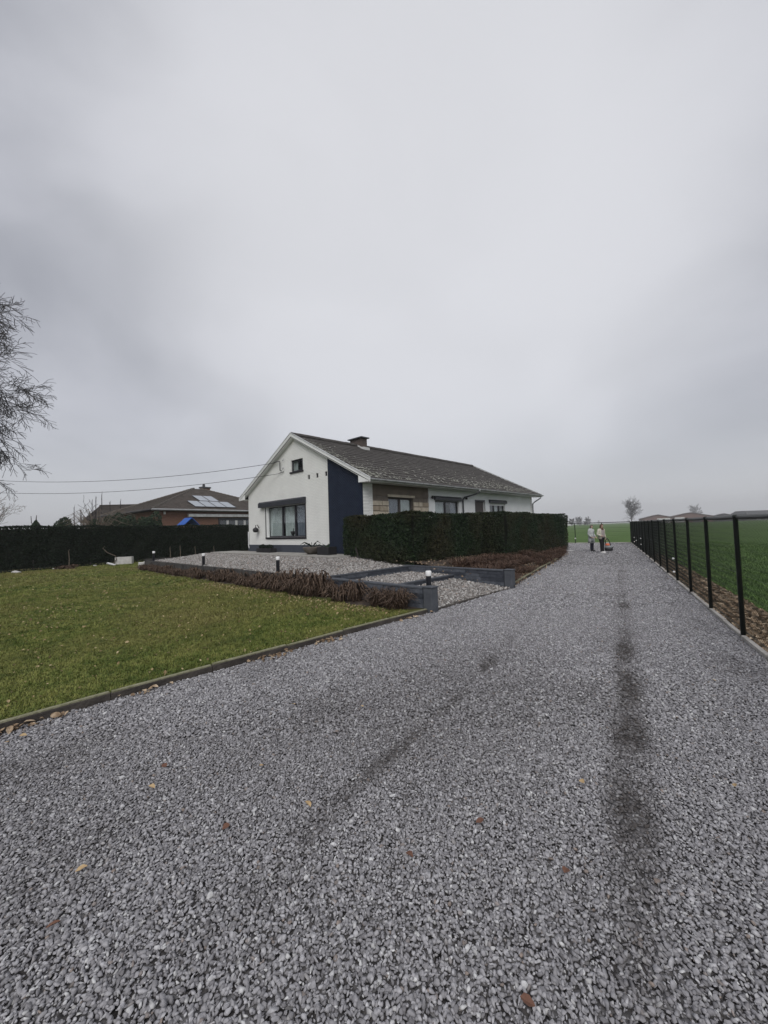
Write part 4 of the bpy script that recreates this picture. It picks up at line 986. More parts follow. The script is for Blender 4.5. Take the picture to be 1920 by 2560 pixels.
def track_dirt(P):
    dr = dist_poly(P, TRK_R); dl = dist_poly(P, TRK_L); n = vnoise(P, 1.5, 5); n2 = vnoise(P, 6, 6)
    ra = np.interp(P[:, 1], [1.2, 1.5, 1.8, 2.05, 2.3, 3.0, 3.2, 3.35, 3.6, 4.3, 5.0, 5.6, 6.6, 7.6, 8.3, 9.2, 12, 15, 22], [.15, .28, .60, .62, .95, .92, .72, .58, .85, .95, .78, .50, .28, .50, .55, .22, .35, .15, .2])
    la = np.interp(P[:, 1], [1.5, 2.1, 2.45, 2.75, 3.1, 3.45, 3.8, 4.2, 4.6, 4.9, 5.6, 8, 14], [.15, .28, .66, .64, .46, .44, .64, .50, .58, .46, .22, .12, .10])
    wr = .082 + .010 * P[:, 1]
    a = np.exp(-((dr + .045 * n) / wr) ** 2) * np.clip(ra * (1.0 + .45 * n2 + .2 * n), 0, 1)
    b = np.exp(-((dl + .05 * n) / (wr * .95)) ** 2) * np.clip(la * (1.1 + .4 * n2 + .2 * n), 0, 1)
    c = np.clip(vnoise(P, .9, 9) - .35, 0, 1) * .30 + np.clip(vnoise(P, 3.1, 19) - .5, 0, 1) * .25
    return np.clip(np.maximum(np.maximum(a, b), c) + rng.normal(0, .16, len(P)), 0, .95)
bands = [(.5, 3.2, .0138, .0182, True), (3.2, 7.5, .0190, .0235, True), (7.5, 15.0, .032, .038, True), (15.0, 33.0, .060, .055, False)]
allP = []; allS = []
for (y0, y1, d, sz, near) in bands:
    P = jitter_grid(-1.1 * y1 - 1.2, 1.1 * y1 + 1.2, y0, y1, d); P = P[wedge(P) & inside(P, DRIVE)]
    if near:
        P2 = jitter_grid(-1.1 * y1 - 1.2, 1.1 * y1 + 1.2, y0, y1, d * 1.7); P2 = P2[wedge(P2) & inside(P2, DRIVE)]; allP.append(P2); allS.append(np.full(len(P2), sz * 1.12))
    allP.append(P); allS.append(np.full(len(P), sz))
P = np.concatenate(allP); sz = np.concatenate(allS); dk = dist_poly(P, KERB)
keep = dk > .04; P, sz = P[keep], sz[keep]
dirt = track_dirt(P)
# the tyre tracks are slightly sunk and thinned out
keep = rng.uniform(0, 1, len(P)) > np.clip(dirt - .25, 0, 1) * .75; P, sz, dirt = P[keep], sz[keep], dirt[keep]
o = stones('driveway_gravel', P, sz, 'gravel_stone', .006 - .008 * dirt, range(12), False, dirt); tag(o, 'loose bluish grey crushed stone covering the driveway with dark tyre tracks', 'gravel', kind='stuff')

# pale terrace stones
A, B = np.meshgrid(np.arange(-3.96, -.70, .043), np.arange(-6.0, 10.75, .043)); A = A.ravel() + rng.uniform(-.022, .022, A.size); B = B.ravel() + rng.uniform(-.022, .022, B.size)
keep = ~((np.abs(B + 2.64) < .06) | (np.abs(B + 4.31) < .06)) & ~((A > -1.38) & (B > .1)); A, B = A[keep], B[keep]
P = P0[None] + A[:, None] * D1 + B[:, None] * D2
o = stones('terrace_gravel', P, np.full(len(P), .055), 'terrace_stone', hgt(A, B) + .012, range(20, 30), False); tag(o, 'pale whitish pebbles covering the stepped terrace in front of the house', 'gravel', kind='stuff')

# lawn
def lawn_pts(y0, y1, d):
    P = jitter_grid(-24, 1.2, y0, y1, d); P = P[wedge(P, 1.5) & inside(P, LAWN)]
    rel = (P - LH0) @ LHS; a, b = AB(P); return P[(rel < -.05) & ~((a > -4.3) & (b < 11)) & ~((a > -4.62 + .1 * np.sin(b * 3)) & (b < 10.6)) & (dist_poly(P, KERB) > .045)]
LP = np.concatenate([lawn_pts(2.0, 7.0, .042), lawn_pts(7.0, 12, .06), lawn_pts(12, 28, .105)])
big = np.where(LP[:, 1] > 12, 1.9, np.where(LP[:, 1] > 7, 1.25, 1.0)); n = len(LP)
o = scatter('lawn_grass', np.concatenate([LP, np.full((n, 1), .068)], 1), np.stack([big, big, rng.uniform(.65, 1.2, n) * np.clip(1 + .3 * vnoise(LP, 1.0, 3), .5, 1.5) * np.minimum(big, 1.3)], 1), np.stack([rng.normal(0, .15, n), rng.normal(0, .15, n), rng.uniform(0, 6.28, n)], 1), [tuft(s, 'grass_blade', 13, .036, .0034, .036, 1.1) for s in range(8)])
tag(o, 'short olive green winter lawn', 'grass', kind='stuff')
LFP = jitter_grid(-24, 1.2, 2, 28, .13, .5); a, b = AB(LFP); LFP = LFP[wedge(LFP, 1.5) & inside(LFP, LAWN) & ((LFP - LH0) @ LHS < -.1) & ~((a > -4.6) & (b < 11))]
a, b = AB(LFP); dens = .26 + .8 * np.exp(-((a + 4.9) / .9) ** 2) * (b < 3) + .30 * np.clip(vnoise(LFP, 1.3, 12), 0, 1)
LFP = LFP[rng.uniform(0, 1, len(LFP)) < dens]
ex = np.stack([rng.uniform(-6.2, 3, 1500), np.zeros(1500)], 1); bb_ = rng.uniform(-5.7, 2.0, 1500); aa_ = -4.72 - np.abs(rng.normal(0, .30, 1500)); ex = P0[None] + aa_[:, None] * D1 + bb_[:, None] * D2; ex = ex[inside(ex, LAWN)]
LFP = np.concatenate([LFP, ex]); n = len(LFP)
o = scatter('fallen_leaves', np.concatenate([LFP, rng.uniform(.085, .105, (n, 1))], 1), rng.choice([.4, .55, .75, 1.05], n, p=[.35, .35, .2, .1]), np.stack([rng.normal(0, .6, n), rng.normal(0, .6, n), rng.uniform(0, 6.28, n)], 1), [leaf_mesh(s, 'fallen_leaf', .055) for s in range(8)])
tag(o, 'small pale dead leaves scattered over the lawn', 'leaves', kind='stuff')
# leaves caught along the lawn kerb
kp = [];
for i in range(420):
    t_ = rng.uniform(.9, 6); j = int(min(t_, 5)); f = t_ - j; p = np.array(KERB[j]) * (1 - f) + np.array(KERB[j + 1]) * f; d = np.array(KERB[j + 1]) - np.array(KERB[j]); d /= np.linalg.norm(d)
    if math.sin(t_ * 7.0) + math.sin(t_ * 3.1 + 1) * .8 < rng.uniform(-.4, 1.2): continue
    kp.append(p + np.array([d[1], -d[0]]) * (.05 + abs(rng.normal(0, .07))))
kp = np.array(kp); n = len(kp)
o = scatter('kerb_leaves', np.concatenate([kp, rng.uniform(.02, .045, (n, 1))], 1), rng.uniform(.6, 1.5, n), np.stack([rng.normal(0, .5, n), rng.normal(0, .5, n), rng.uniform(0, 6.28, n)], 1), [leaf_mesh(s, 'litter_leaf', .055) for s in range(20, 26)])
tag(o, 'brown dead leaves drifted against the lawn kerb', 'leaves', kind='stuff')
# leaf litter beyond the fence and in the bed
def quadpts(q, n): 
    u, v = rng.uniform(0, 1, (n, 1)), rng.uniform(0, 1, (n, 1)); q = np.array(q); return q[0] * (1 - u) * (1 - v) + q[1] * u * (1 - v) + q[2] * u * v + q[3] * (1 - u) * v
P = quadpts([FP(-4, .04), FP(16, .04), FP(16, .66), FP(-4, .74)], 15000); P = P[wedge(P, 2)]; n = len(P)
o = scatter('leaf_litter', np.concatenate([P, rng.uniform(.0, .04, (n, 1))], 1), rng.uniform(.6, 1.5, n), np.stack([rng.normal(0, .5, n), rng.normal(0, .5, n), rng.uniform(0, 6.28, n)], 1), [leaf_mesh(s, 'litter_leaf', .07) for s in range(8)])
tag(o, 'brown leaf litter strip on the field side of the chain-link fence', 'leaves', kind='stuff')
P = BEDV.reshape(-1, 3)[rng.integers(0, BEDV.size // 3, 4500)] + np.concatenate([rng.normal(0, .14, (4500, 2)), np.full((4500, 1), .02)], 1); n = len(P)
o = scatter('bed_leaf_litter', P, rng.uniform(.5, 1.2, n), np.stack([rng.normal(0, .5, n), rng.normal(0, .5, n), rng.uniform(0, 6.28, n)], 1), [leaf_mesh(s, 'litter_leaf', .06) for s in range(10, 16)])
tag(o, 'dead leaves lying in the rusty shrub bed', 'leaves', kind='stuff')
# crop of the field near the fence
def field_pts(s0, s1, o0, o1, d):
    X, Y = np.meshgrid(np.arange(s0, s1, d), np.arange(o0, o1, d * 1.2)); s = X.ravel() + rng.uniform(-.4, .4, X.size) * d; o_ = Y.ravel() + rng.uniform(-.3, .3, X.size) * d
    P = F0[None] + s[:, None] * FD + o_[:, None] * np.array([FD[1], -FD[0]]); return P[wedge(P, 2.5)]
P = np.concatenate([field_pts(-3, 12, .62, 5, .10), field_pts(12, 34, .6, 8, .17), field_pts(-3, 26, 5, 22, .24)]); keep = rng.uniform(0, 1, len(P)) < np.clip(1.25 - np.hypot(P[:, 0] - 5, P[:, 1] - 5) / 26, 0, 1); P = P[keep]; n = len(P); s_ = np.where(np.hypot(P[:, 0], P[:, 1]) > 16, 1.8, 1.0)
o = scatter('field_crop', np.concatenate([P, np.full((n, 1), -.06)], 1), np.stack([s_, s_, rng.uniform(.45, .85, n)], 1), np.stack([np.zeros(n), np.zeros(n), rng.uniform(0, 6.28, n)], 1), [tuft(s + 30, 'field_blade', 14, .13, .006, .09, .9) for s in range(6)])
tag(o, 'green young crop of the field beyond the chain-link fence', 'crop', kind='stuff')
# single leaves that stand out on the gravel
for k, (x, y, m_) in enumerate([(-.88, 2.76, 'leaf_orange'), (-1.55, 2.79, 'leaf_brown'), (-1.51, 2.57, 'leaf_orange'), (-.88, 3.71, 'leaf_orange'), (-.25, 3.62, 'leaf_orange'), (1.15, 2.49, 'leaf_orange'), (2.01, 2.41, 'leaf_orange'), (-1.49, 1.96, 'leaf_orange'), (3.16, 3.95, 'leaf_orange'), (.77, 1.87, 'leaf_brown'), (.46, 2.19, 'leaf_brown'), (.07, 1.99, 'leaf_brown'), (-.9, 2.21, 'leaf_brown'), (-.49, 2.37, 'leaf_orange'), (-1.4, 1.69, 'leaf_brown'), (.42, 1.38, 'leaf_brown'), (-2.96, 3.28, 'leaf_orange'), (-3.0, 3.18, 'leaf_orange')]):
    o = link_obj('fallen_leaf', leaf_mesh(100 + k, m_, random.uniform(.032, .052))); o.location = (x, y, .036); o.rotation_euler = (random.uniform(-.3, .3), random.uniform(-.3, .3), random.uniform(0, 6))
    br_ = m_ == 'leaf_brown'; tag(o, 'small dark brown dead leaf lying on the driveway gravel' if br_ else 'single pale orange dead leaf lying on the driveway gravel', 'leaf', 'brown leaves on the gravel' if br_ else 'orange leaves on the gravel')

# ------------------------------------------------------------------ withered border plants and rusty shrubs
def clump_mesh(seed, mat, nb, h, w, spread, droop, name):
    rr = np.random.default_rng(seed); V = []; F = []
    for i in range(nb):
        a = rr.uniform(0, 6.28); r_ = spread * .45 * math.sqrt(rr.uniform()); b = a + rr.normal(0, .7); hh = h * rr.uniform(.55, 1.15); out = spread * rr.uniform(.2, 1.0); ww = w * rr.uniform(.6, 1.3)
        p = np.array([r_ * math.cos(a), r_ * math.sin(a), 0.]); d = np.array([math.cos(b), math.sin(b), 0]); s = np.array([-d[1], d[0], 0]) * ww; dr = droop * rr.uniform(.3, 1.2)
        pts = [p, p + d * out * .25 + [0, 0, hh * .6], p + d * out * .6 + [0, 0, hh], p + d * out + [0, 0, hh * (1 - .5 * dr)], p + d * out * 1.15 + [0, 0, hh * (1 - dr)]]
        k = len(V); wd = [.6, 1, 1.1, .8, .1]
        for q, f in zip(pts, wd):
            tw = rr.normal(0, .5); V += [q - s * f + [0, 0, tw * ww * f], q + s * f - [0, 0, tw * ww * f]]
        F += [(k + 2 * j, k + 2 * j + 1, k + 2 * j + 3, k + 2 * j + 2) for j in range(4)]
    return np_mesh(name, V, F, mat)
wm = [clump_mesh(50 + k, 'withered_leaf', 115, .36, .009, .34, .65, 'withered_clump') for k in range(5)]
fm = [clump_mesh(70 + k, 'withered_leaf', 170, .30, .005, .33, .30, 'withered_fine_clump') for k in range(4)]
tag_w = 'withered brown strap-leaved plant in the border below the terrace edge'
b = -5.72; k = 0
while b < 10.6:
    for row in (0, 1):
        if random.random() < (.10 if row == 0 else .55): continue
        big_ = 1.25 if (-4.6 < b < -1.6) else (1.0 if b < 2 else .80)
        fine = (b < -4.55) or (k % 5 == 3)
        o = link_obj('withered_plant', random.choice(fm if fine else wm)); x, y = W(-4.33 - .24 * row + random.uniform(-.06, .06), b + random.uniform(-.12, .12) + .17 * row); o.location = (x, y, .075); o.rotation_euler = (0, 0, random.uniform(0, 6.28)); s = .88 * big_ * random.uniform(.65, 1.35) * (1 if row == 0 else .85); o.scale = (s, s, s * random.uniform(.9, 1.15))
        where = 'between the slate pillar and the terrace step' if b < -2.6 else ('between the terrace step and the second bollard light' if b < -.45 else ('between the second and third bollard lights' if b < 4.75 else 'between the third and last bollard lights'))
        side_ = 'against the edging' if row == 0 else 'on the lawn side'
        if fine: tag(o, f'fine-leaved withered tuft {side_}, {where}', 'plant', f'fine withered tufts {side_} {where}')
        else: tag(o, f'withered brown plant {side_}, {where}', 'plant', f'withered plants {side_} {where}')
    b += random.uniform(.30, .46); k += 1
rm = [clump_mesh(90 + k, 'rusty_leaf', 150, .27, .0045, .40, .22, 'rusty_clump') for k in range(5)]
for i in range(1, 39):
    for j in (1, 4, 7):
        t_ = i / 39
        if t_ > .55 and j > 4: continue
        if random.random() < (.45 if j == 1 else .10): continue
        q = BEDV[i, j] + np.array([random.uniform(-.12, .12), random.uniform(-.12, .12), 0]); a, b = AB([q])
        if a[0] < -.42 or (b[0] > -3.0 and a[0] < 4.2): continue
        o = link_obj('rusty_shrub', random.choice(rm)); o.location = q; o.rotation_euler = (0, 0, random.uniform(0, 6.28)); s = random.uniform(.6, 1.2) * (.75 if j == 1 else 1.0); o.scale = (s, s, s * random.uniform(.8, 1.2)); rw = {1: 'right behind the driveway kerb', 4: 'in the middle of the bed', 7: 'close to the hedge foot'}[j]; nr_ = 'beside the slate pillar end' if i < 14 else 'beside the long driveway hedge'
        tag(o, f'low rusty brown leafless shrub {rw}, {nr_}', 'shrub', f'rusty shrubs {rw} {nr_}')

# ------------------------------------------------------------------ bare trees
def branch_tree(seed, H, r0, levels, nkids, trunk_frac=.3, spread=1.0, droop=.0, twig=.006, upw=.25):
    rr = random.Random(seed); segs_t = []; segs_b = []
    def grow(p, d, L, r_, lev, store):
        n = 7 if lev == 0 else (5 if lev < 3 else 3); pts = [p.copy()]; rad = [r_]
        for i in range(n):
            jit = Vector((rr.gauss(0, 1), rr.gauss(0, 1), rr.gauss(0, 1))) * (.07 if lev == 0 else .17)
            trop = Vector((0, 0, upw * .12 if lev < 2 else (-droop * .22 + upw * .05)))
            d = (d + jit + trop).normalized(); p = p + d * (L / n); pts.append(p.copy()); rad.append(max(twig, r_ * (1 - .8 * (i + 1) / n)))
        store.append((pts, rad, 8 if lev == 0 else (5 if lev == 1 else 3)))
        if lev >= levels: return
        nk = nkids[lev]
        for c in range(nk):
            t_ = (trunk_frac if lev == 0 else .18) + (1 - (trunk_frac if lev == 0 else .18)) * (c + rr.uniform(0, .9)) / nk; f = t_ * n; i = min(int(f), n - 1); q = pts[i].lerp(pts[i + 1], f - i)
            ax = (pts[i + 1] - pts[i]).normalized(); pe = ax.orthogonal().normalized(); pe.rotate(Matrix.Rotation(rr.uniform(0, 6.28) if lev else (c * 2.4 + rr.uniform(-.3, .3)), 3, ax))
            ang = rr.uniform(.55, 1.05) * spread if lev == 0 else rr.uniform(.45, .95)
            nd = (ax * math.cos(ang) + pe * math.sin(ang)).normalized(); rl = rad[i] * (1 - (f - i)) + rad[i + 1] * (f - i)
            kl = L * (.58 * (1.05 - .5 * abs(t_ - .45)) if lev == 0 else rr.uniform(.38, .62) * (1.15 - .5 * t_))
            grow(q, nd, kl, max(twig, rl * .55), lev + 1, segs_b)
    grow(Vector((0, 0, -.2)), Vector((0, 0, 1)), H * .82, r0, 0, segs_t)
    def pack(segs):
        V = []; F = []
        for pts, rad, n in segs:
            k = len(V); up = None
            for i, p in enumerate(pts):
                d = (pts[min(i + 1, len(pts) - 1)] - pts[max(i - 1, 0)]).normalized()
                if up is None: up = d.orthogonal()
                u = d.cross(up).normalized(); w = u.cross(d); up = w
                for j in range(n):
                    a = 6.2832 * j / n; V.append(tuple(p + (u * math.cos(a) + w * math.sin(a)) * rad[i]))
            for i in range(len(pts) - 1):
                for j in range(n):
                    a = k + i * n + j; b = k + i * n + (j + 1) % n; F.append((a, b, b + n, a + n))
        return V, F
    return pack(segs_t), pack(segs_b)
def bare_tree(name, label, loc, seed, H, r0, levels, nkids, mat='bark', group=None, **kw):
    (tv, tf), (bv, bf_) = branch_tree(seed, H, r0, levels, nkids, **kw); root = empty(name, loc); tag(root, label, 'tree', group)
    link_obj('trunk', np_mesh('trunk', tv, tf, mat, True), root); link_obj('crown', np_mesh('crown', bv, bf_, mat, True), root); return root
bare_tree('bare_tree', 'tall bare winter tree with drooping twigs beyond the long dark hedge', (-57.4, 35.0, 0), 21, 36, .55, 4, (48, 16, 10, 7), trunk_frac=.12, spread=1.25, droop=.45, twig=.024)
bare_tree('bare_shrub', 'loose bare shrub rising over the long hedge beside the tall tree', (-33.6, 34.5, 0), 22, 5.4, .06, 3, (11, 6, 4), mat='bark_pale', trunk_frac=.1, spread=.6, twig=.011, upw=1.2)
bare_tree('bare_shrub', 'thin bare shrub with upright shoots behind the conifer shrub', (-26.6, 36.0, 0), 23, 4.6, .05, 2, (10, 5), mat='bark', trunk_frac=.1, spread=.5, twig=.014, upw=1.2)
for k, (x, y, H) in enumerate([(-41.4, 53.0, 6.0), (-40.5, 53.0, 5.7), (-39.0, 53.0, 6.9), (-38.5, 53.0, 7.3), (-37.7, 53, 7.9), (-36.6, 53.0, 6.6), (-35.2, 53.0, 6.8)]):
    r_ = empty('sapling', (x, y, .3)); tag(r_, 'thin bare upright sapling standing in front of the far brown roof', 'tree', 'bare saplings by the far roof')
    MB().tube([(0, 0, 0), (.1, 0, H * .5), (.0, .1, H * .9), (.06, .1, H - .3)], [.07, .06, .035, .015], 6).build('trunk', 'bark', r_)
    mb = MB()
    for j in range(9): a = random.uniform(0, 6.28); z = H * random.uniform(.5, .92); l = random.uniform(.2, .5); mb.tube([(.03, .05, z), (.03 + l * .3 * math.cos(a), .05 + l * .3 * math.sin(a), z + l)], [.02, .008], 4)
    mb.build('crown', 'bark', r_)

# arching cut-back shrub and evergreen masses behind the hedge
r_ = empty('arching_shrub', (-24.3, 33.5, 0)); tag(r_, 'pale leafless shrub with arching stems spilling over the long hedge', 'shrub'); mb = MB()
for k in range(150):
    a = random.uniform(0, 6.28); l = random.uniform(1.2, 3.3); h2 = random.uniform(1.7, 3.2) if random.random() > .25 else random.uniform(2.8, 3.9); mb.tube([(random.uniform(-.4, .4), random.uniform(-.3, .3), .2), (math.cos(a) * l * .35, math.sin(a) * l * .25, h2 * .8), (math.cos(a) * l * .7, math.sin(a) * l * .5, h2 + .3), (math.cos(a) * l * 1.1, math.sin(a) * l * .8, h2 * .97)], [.03, .022, .016, .008], 4)
mb.build('stems', 'bark_pale', r_)
def evergreen(name, label, loc, rad, n, size, seed, mat='conifer_leaf', group=None):
    r_ = empty(name, loc); tag(r_, label, 'shrub', group); MB().tube([(0, 0, 0), (0, 0, rad[2] * .9)], [.09, .05], 7).build('trunk', 'bark', r_)
    rr = np.random.default_rng(seed); cs = rr.normal(size=(14, 3)) * .45; PP = []; NN = []
    for c in cs:
        c = np.clip(c, -.8, .8); d = rr.normal(size=(n // 14, 3)); d /= np.linalg.norm(d, axis=1)[:, None]; d *= rr.uniform(.3, 1, (len(d), 1)) ** .4; PP.append((c + d * .42)); NN.append(d)
    P = np.concatenate(PP) * np.array(rad) + np.array([0, 0, rad[2] * 1.0]); leaf_cloud('foliage', P, np.concatenate(NN), size, mat, r_, rr); return r_
evergreen('evergreen_shrub', 'low dark spruce shrub peeping over the long hedge left of the arching shrub', (-27.4, 33.5, 0.3), (1.3, 1.0, 1.55), 9000, .13, 31)
for k, (x, y, hh) in enumerate([(-22.9, 35.3, 1.72), (-21.2, 35.6, 1.78), (-19.9, 36.0, 1.75), (-18.9, 36.2, 1.78)]):
    evergreen('evergreen_bush', 'dense dark evergreen bush in the row before the brick bungalow', (x - .9, y - 1.2, .1), (1.25, .9, hh), 9000, .13, 40 + k, 'conifer_leaf', 'evergreen bushes before the brick bungalow')
# young spruce with bare leader shoots
r_ = empty('young_spruce', (-29.6, 33.8, 0)); tag(r_, 'small dark spruce with two leader shoots over the long hedge', 'tree'); MB().tube([(0, 0, 0), (0, 0, 3.1), (.05, 0, 3.75)], [.08, .05, .02], 6).build('trunk', 'bark', r_); MB().tube([(0, 0, 2.9), (-.38, 0, 3.1), (-.42, 0, 3.7)], [.04, .03, .02], 6).build('leader', 'bark', r_)
rr = np.random.default_rng(77); n = 9000; z = rr.uniform(.4, 3.3, n); rd = (3.45 - z) * .62 * (.75 + .25 * np.sin(z * 9)) * rr.uniform(.2, 1, n) ** .6; a = rr.uniform(0, 6.28, n)
leaf_cloud('crown', np.stack([rd * np.cos(a), rd * np.sin(a), z - rd * .25], 1), np.stack([np.cos(a), np.sin(a), np.full(n, .4)], 1), .12, 'conifer_leaf', r_, rr, 0)

# ------------------------------------------------------------------ neighbouring brick bungalow with hipped roof
N0 = np.array([-21.6, 37.0]); E1 = np.array([.64, .77]); E1 /= np.linalg.norm(E1); NR = math.atan2(E1[1], E1[0])
nb = empty('brick_bungalow', (N0[0], N0[1], 0), NR); tag(nb, 'red brick bungalow with brown hipped roof and solar panels beyond the hedge', 'house')
NL, NW_, EZ, AZ = 16.0, 16.0, 4.2, 7.25
for (x0, x1, y0, y1, m_) in ((.5, NL - .5, .5, .8, 'red_brick'), (.5, NL - .5, NW_ - .8, NW_ - .5, 'red_brick'), (.5, .8, .8, NW_ - .8, 'red_brick_end'), (NL - .8, NL - .5, .8, NW_ - .8, 'red_brick_end')):
    MB().box(x0, x1, y0, y1, 0, EZ - .12).build('wall', m_, nb)
def npt(x, y, z): return (x, y, z)
mb = MB(); ap0, ap1 = (7.6, 8.0, AZ), (8.4, 8.0, AZ); c = [(0, 0, EZ), (NL, 0, EZ), (NL, NW_, EZ), (0, NW_, EZ)]; u = [(x, y, EZ - .02) for x, y, z in c]
mb.add([*c, ap0, ap1, *u], [(0, 1, 5, 4), (1, 2, 5), (2, 3, 4, 5), (3, 0, 4), (9, 8, 7, 6), (0, 6, 7, 1), (1, 7, 8, 2), (2, 8, 9, 3), (3, 9, 6, 0)])
nr = mb.build('roof', 'roof_tile_brown', nb)
# tile courses standing proud on the two faces that are seen
mb = MB(); nc = 22
for face in (0, 1):
    for k in range(nc):
        t0, t1 = k / nc, min(1, (k + 1.15) / nc); z0, z1 = EZ + (AZ - EZ) * t0, EZ + (AZ - EZ) * t1; row = 40 - int(36 * t0)
        for j in range(row):
            f0, f1 = j / row + .001, (j + 1) / row - .001; jz = random.uniform(0, .012)
            def pt(t, f, lift):
                if face == 0: x = (7.6 * t) * (1 - f) + (NL - (NL - 8.4) * t) * f; return (x, 8.0 * t, EZ + (AZ - EZ) * t + lift)
                y = (8.0 * t) * (1 - f) + (NW_ - 8.0 * t) * f; return (7.6 * t, y, EZ + (AZ - EZ) * t + lift)
            q = [pt(t0, f0, .07 + jz), pt(t0, f1, .07 + jz), pt(t1, f1, .02 + jz), pt(t1, f0, .02 + jz)]; low = [pt(t0, f0, .01), pt(t0, f1, .01)]
            if face == 0: mb.add(q + low, [(0, 1, 2, 3), (4, 5, 1, 0)])
            else: mb.add(q + low, [(3, 2, 1, 0), (0, 1, 5, 4)])
o = mb.build('roof_tiles', 'roof_tile_brown', nr); tag(o, kind='stuff')
for (p, q) in ((c[0], ap0), (c[1], ap1), (c[3], ap0)):
    p, q = Vector(p), Vector(q)
    for k in range(26): a_, b_ = p.lerp(q, k / 26), p.lerp(q, (k + .96) / 26); MB().tube([a_ + Vector((0, 0, .05)), b_ + Vector((0, 0, .05))], [.14, .11], 6).build('hip_tile', 'terracotta', nr)
MB().tube([(-.05, -.08, EZ - .03), (NL, -.08, EZ - .03)], .09, 8).build('gutter', 'zinc', nb); MB().tube([(-.08, -.05, EZ - .03), (-.08, NW_, EZ - .03)], .09, 8).build('gutter', 'far_dark', nb)
MB().box(.0, NL, .0, .5, EZ - .14, EZ - .04).build('soffit', 'shutter_brown', nb)
MB().box(3.45, 13, .12, .49, 3.50, 3.80).build('awning_cassette', 'gutter_white', nb, bevel=.03)
w = MB().box(6.7, 12.8, .42, .499, 2.0, 3.40).build('window_band', 'dark_frame', nb)
for k in range(4): x = 7.6 + 1.0 * k; MB().box(6.85 + 1.02 * k, 7.55 + 1.02 * k, .405, .419, 2.05, 3.12).build('pane', 'window_glass', w); MB().box(7.57 + 1.02 * k, 7.83 + 1.02 * k, .40, .4195, 2.0, 3.14).build('post', 'far_white', w)
MB().box(6.7, 12.8, .38, .4195, 3.16, 3.40).build('roller_shutter_box', 'anthracite', nb)
MB().box(1.2, 1.35, .36, .499, 3.75, 4.0).build('wall_lamp', 'lamp_white', nb)
sl = (AZ - EZ) / 8.0
def on_roof(x, y, l): return (x - 0 * l, y - l * sl * .9, EZ + sl * y + l)
for (x0, y0) in ((4.30, .62), (5.45, .62), (6.60, .62), (7.75, .62), (5.75, 2.68), (6.90, 2.68)):
    q = [(x0, y0), (x0 + 1.11, y0), (x0 + 1.11, y0 + 1.95), (x0, y0 + 1.95)]
    pv = MB().hexa([on_roof(x, y, .10) for x, y in q] + [on_roof(x, y, .15) for x, y in q]).build('solar_panel', 'far_dark', nr)
    q = [(x0 + .05, y0 + .06), (x0 + 1.06, y0 + .06), (x0 + 1.06, y0 + 1.89), (x0 + .05, y0 + 1.89)]
    MB().hexa([on_roof(x, y, .1505) for x, y in q] + [on_roof(x, y, .154) for x, y in q]).build('cell_glass', 'pv_cell', pv)
ch = MB().box(8.75, 9.75, 8.3, 8.9, 6.3, 7.45).build('chimney', 'red_brick', nb); MB().box(8.65, 9.85, 8.2, 9.0, 7.451, 7.62).build('chimney_cap', 'far_dark', ch); MB().lathe([(.16, 7.62), (.16, 7.9), (.1, 7.98)], (9.1, 8.6), 10).build('chimney_pot', 'far_dark', ch)

# third roof further back
tb = empty('far_house', (-42.2, 55.5, 0), R(6)); tag(tb, 'far house with plain brown pitched roof behind the bare saplings', 'house')
MB().box(.3, 12.7, .5, 8, 0, 3.85).build('wall', 'red_brick', tb); mb = MB(); mb.add([(-.3, 0, 3.9), (13.3, 0, 3.9), (12.5, 3.6, 6.45), (.35, 3.6, 6.45), (-.3, 8.3, 3.9), (13.3, 8.3, 3.9)], [(0, 1, 2, 3), (3, 2, 5, 4), (0, 3, 4), (1, 5, 2)]); fr_ = mb.build('roof', 'roof_tile_brown', tb)
mb = MB()
for k in range(12):
    for j in range(50):
        t0, t1 = k / 12, min(1, (k + 1.1) / 12)
        def pt(t, f, l): return ((-.3 + .65 * t) * (1 - f) + (13.3 - .8 * t) * f, 3.6 * t, 3.9 + 2.55 * t + l)
        f0, f1 = j / 50 + .001, (j + 1) / 50 - .001; jz = random.uniform(0, .015); mb.add([pt(t0, f0, .08 + jz), pt(t0, f1, .08 + jz), pt(t1, f1, .02 + jz), pt(t1, f0, .02 + jz), pt(t0, f0, .01), pt(t0, f1, .01)], [(0, 1, 2, 3), (4, 5, 1, 0)])
o = mb.build('roof_tiles', 'roof_tile_brown', fr_); tag(o, kind='stuff')
MB().tube([(.3, 3.6, 6.5), (12.5, 3.6, 6.5)], .12, 6).build('ridge', 'roof_tile_brown', fr_)
for x0 in (5.0, 6.4, 8.5): MB().hexa([(x0, .9, 4.64), (x0 + .5, .9, 4.64), (x0 + .5, 1.5, 5.06), (x0, 1.5, 5.06), (x0, .86, 4.74), (x0 + .5, .86, 4.74), (x0 + .5, 1.46, 5.16), (x0, 1.46, 5.16)]).build('roof_light', 'pv_cell', fr_)

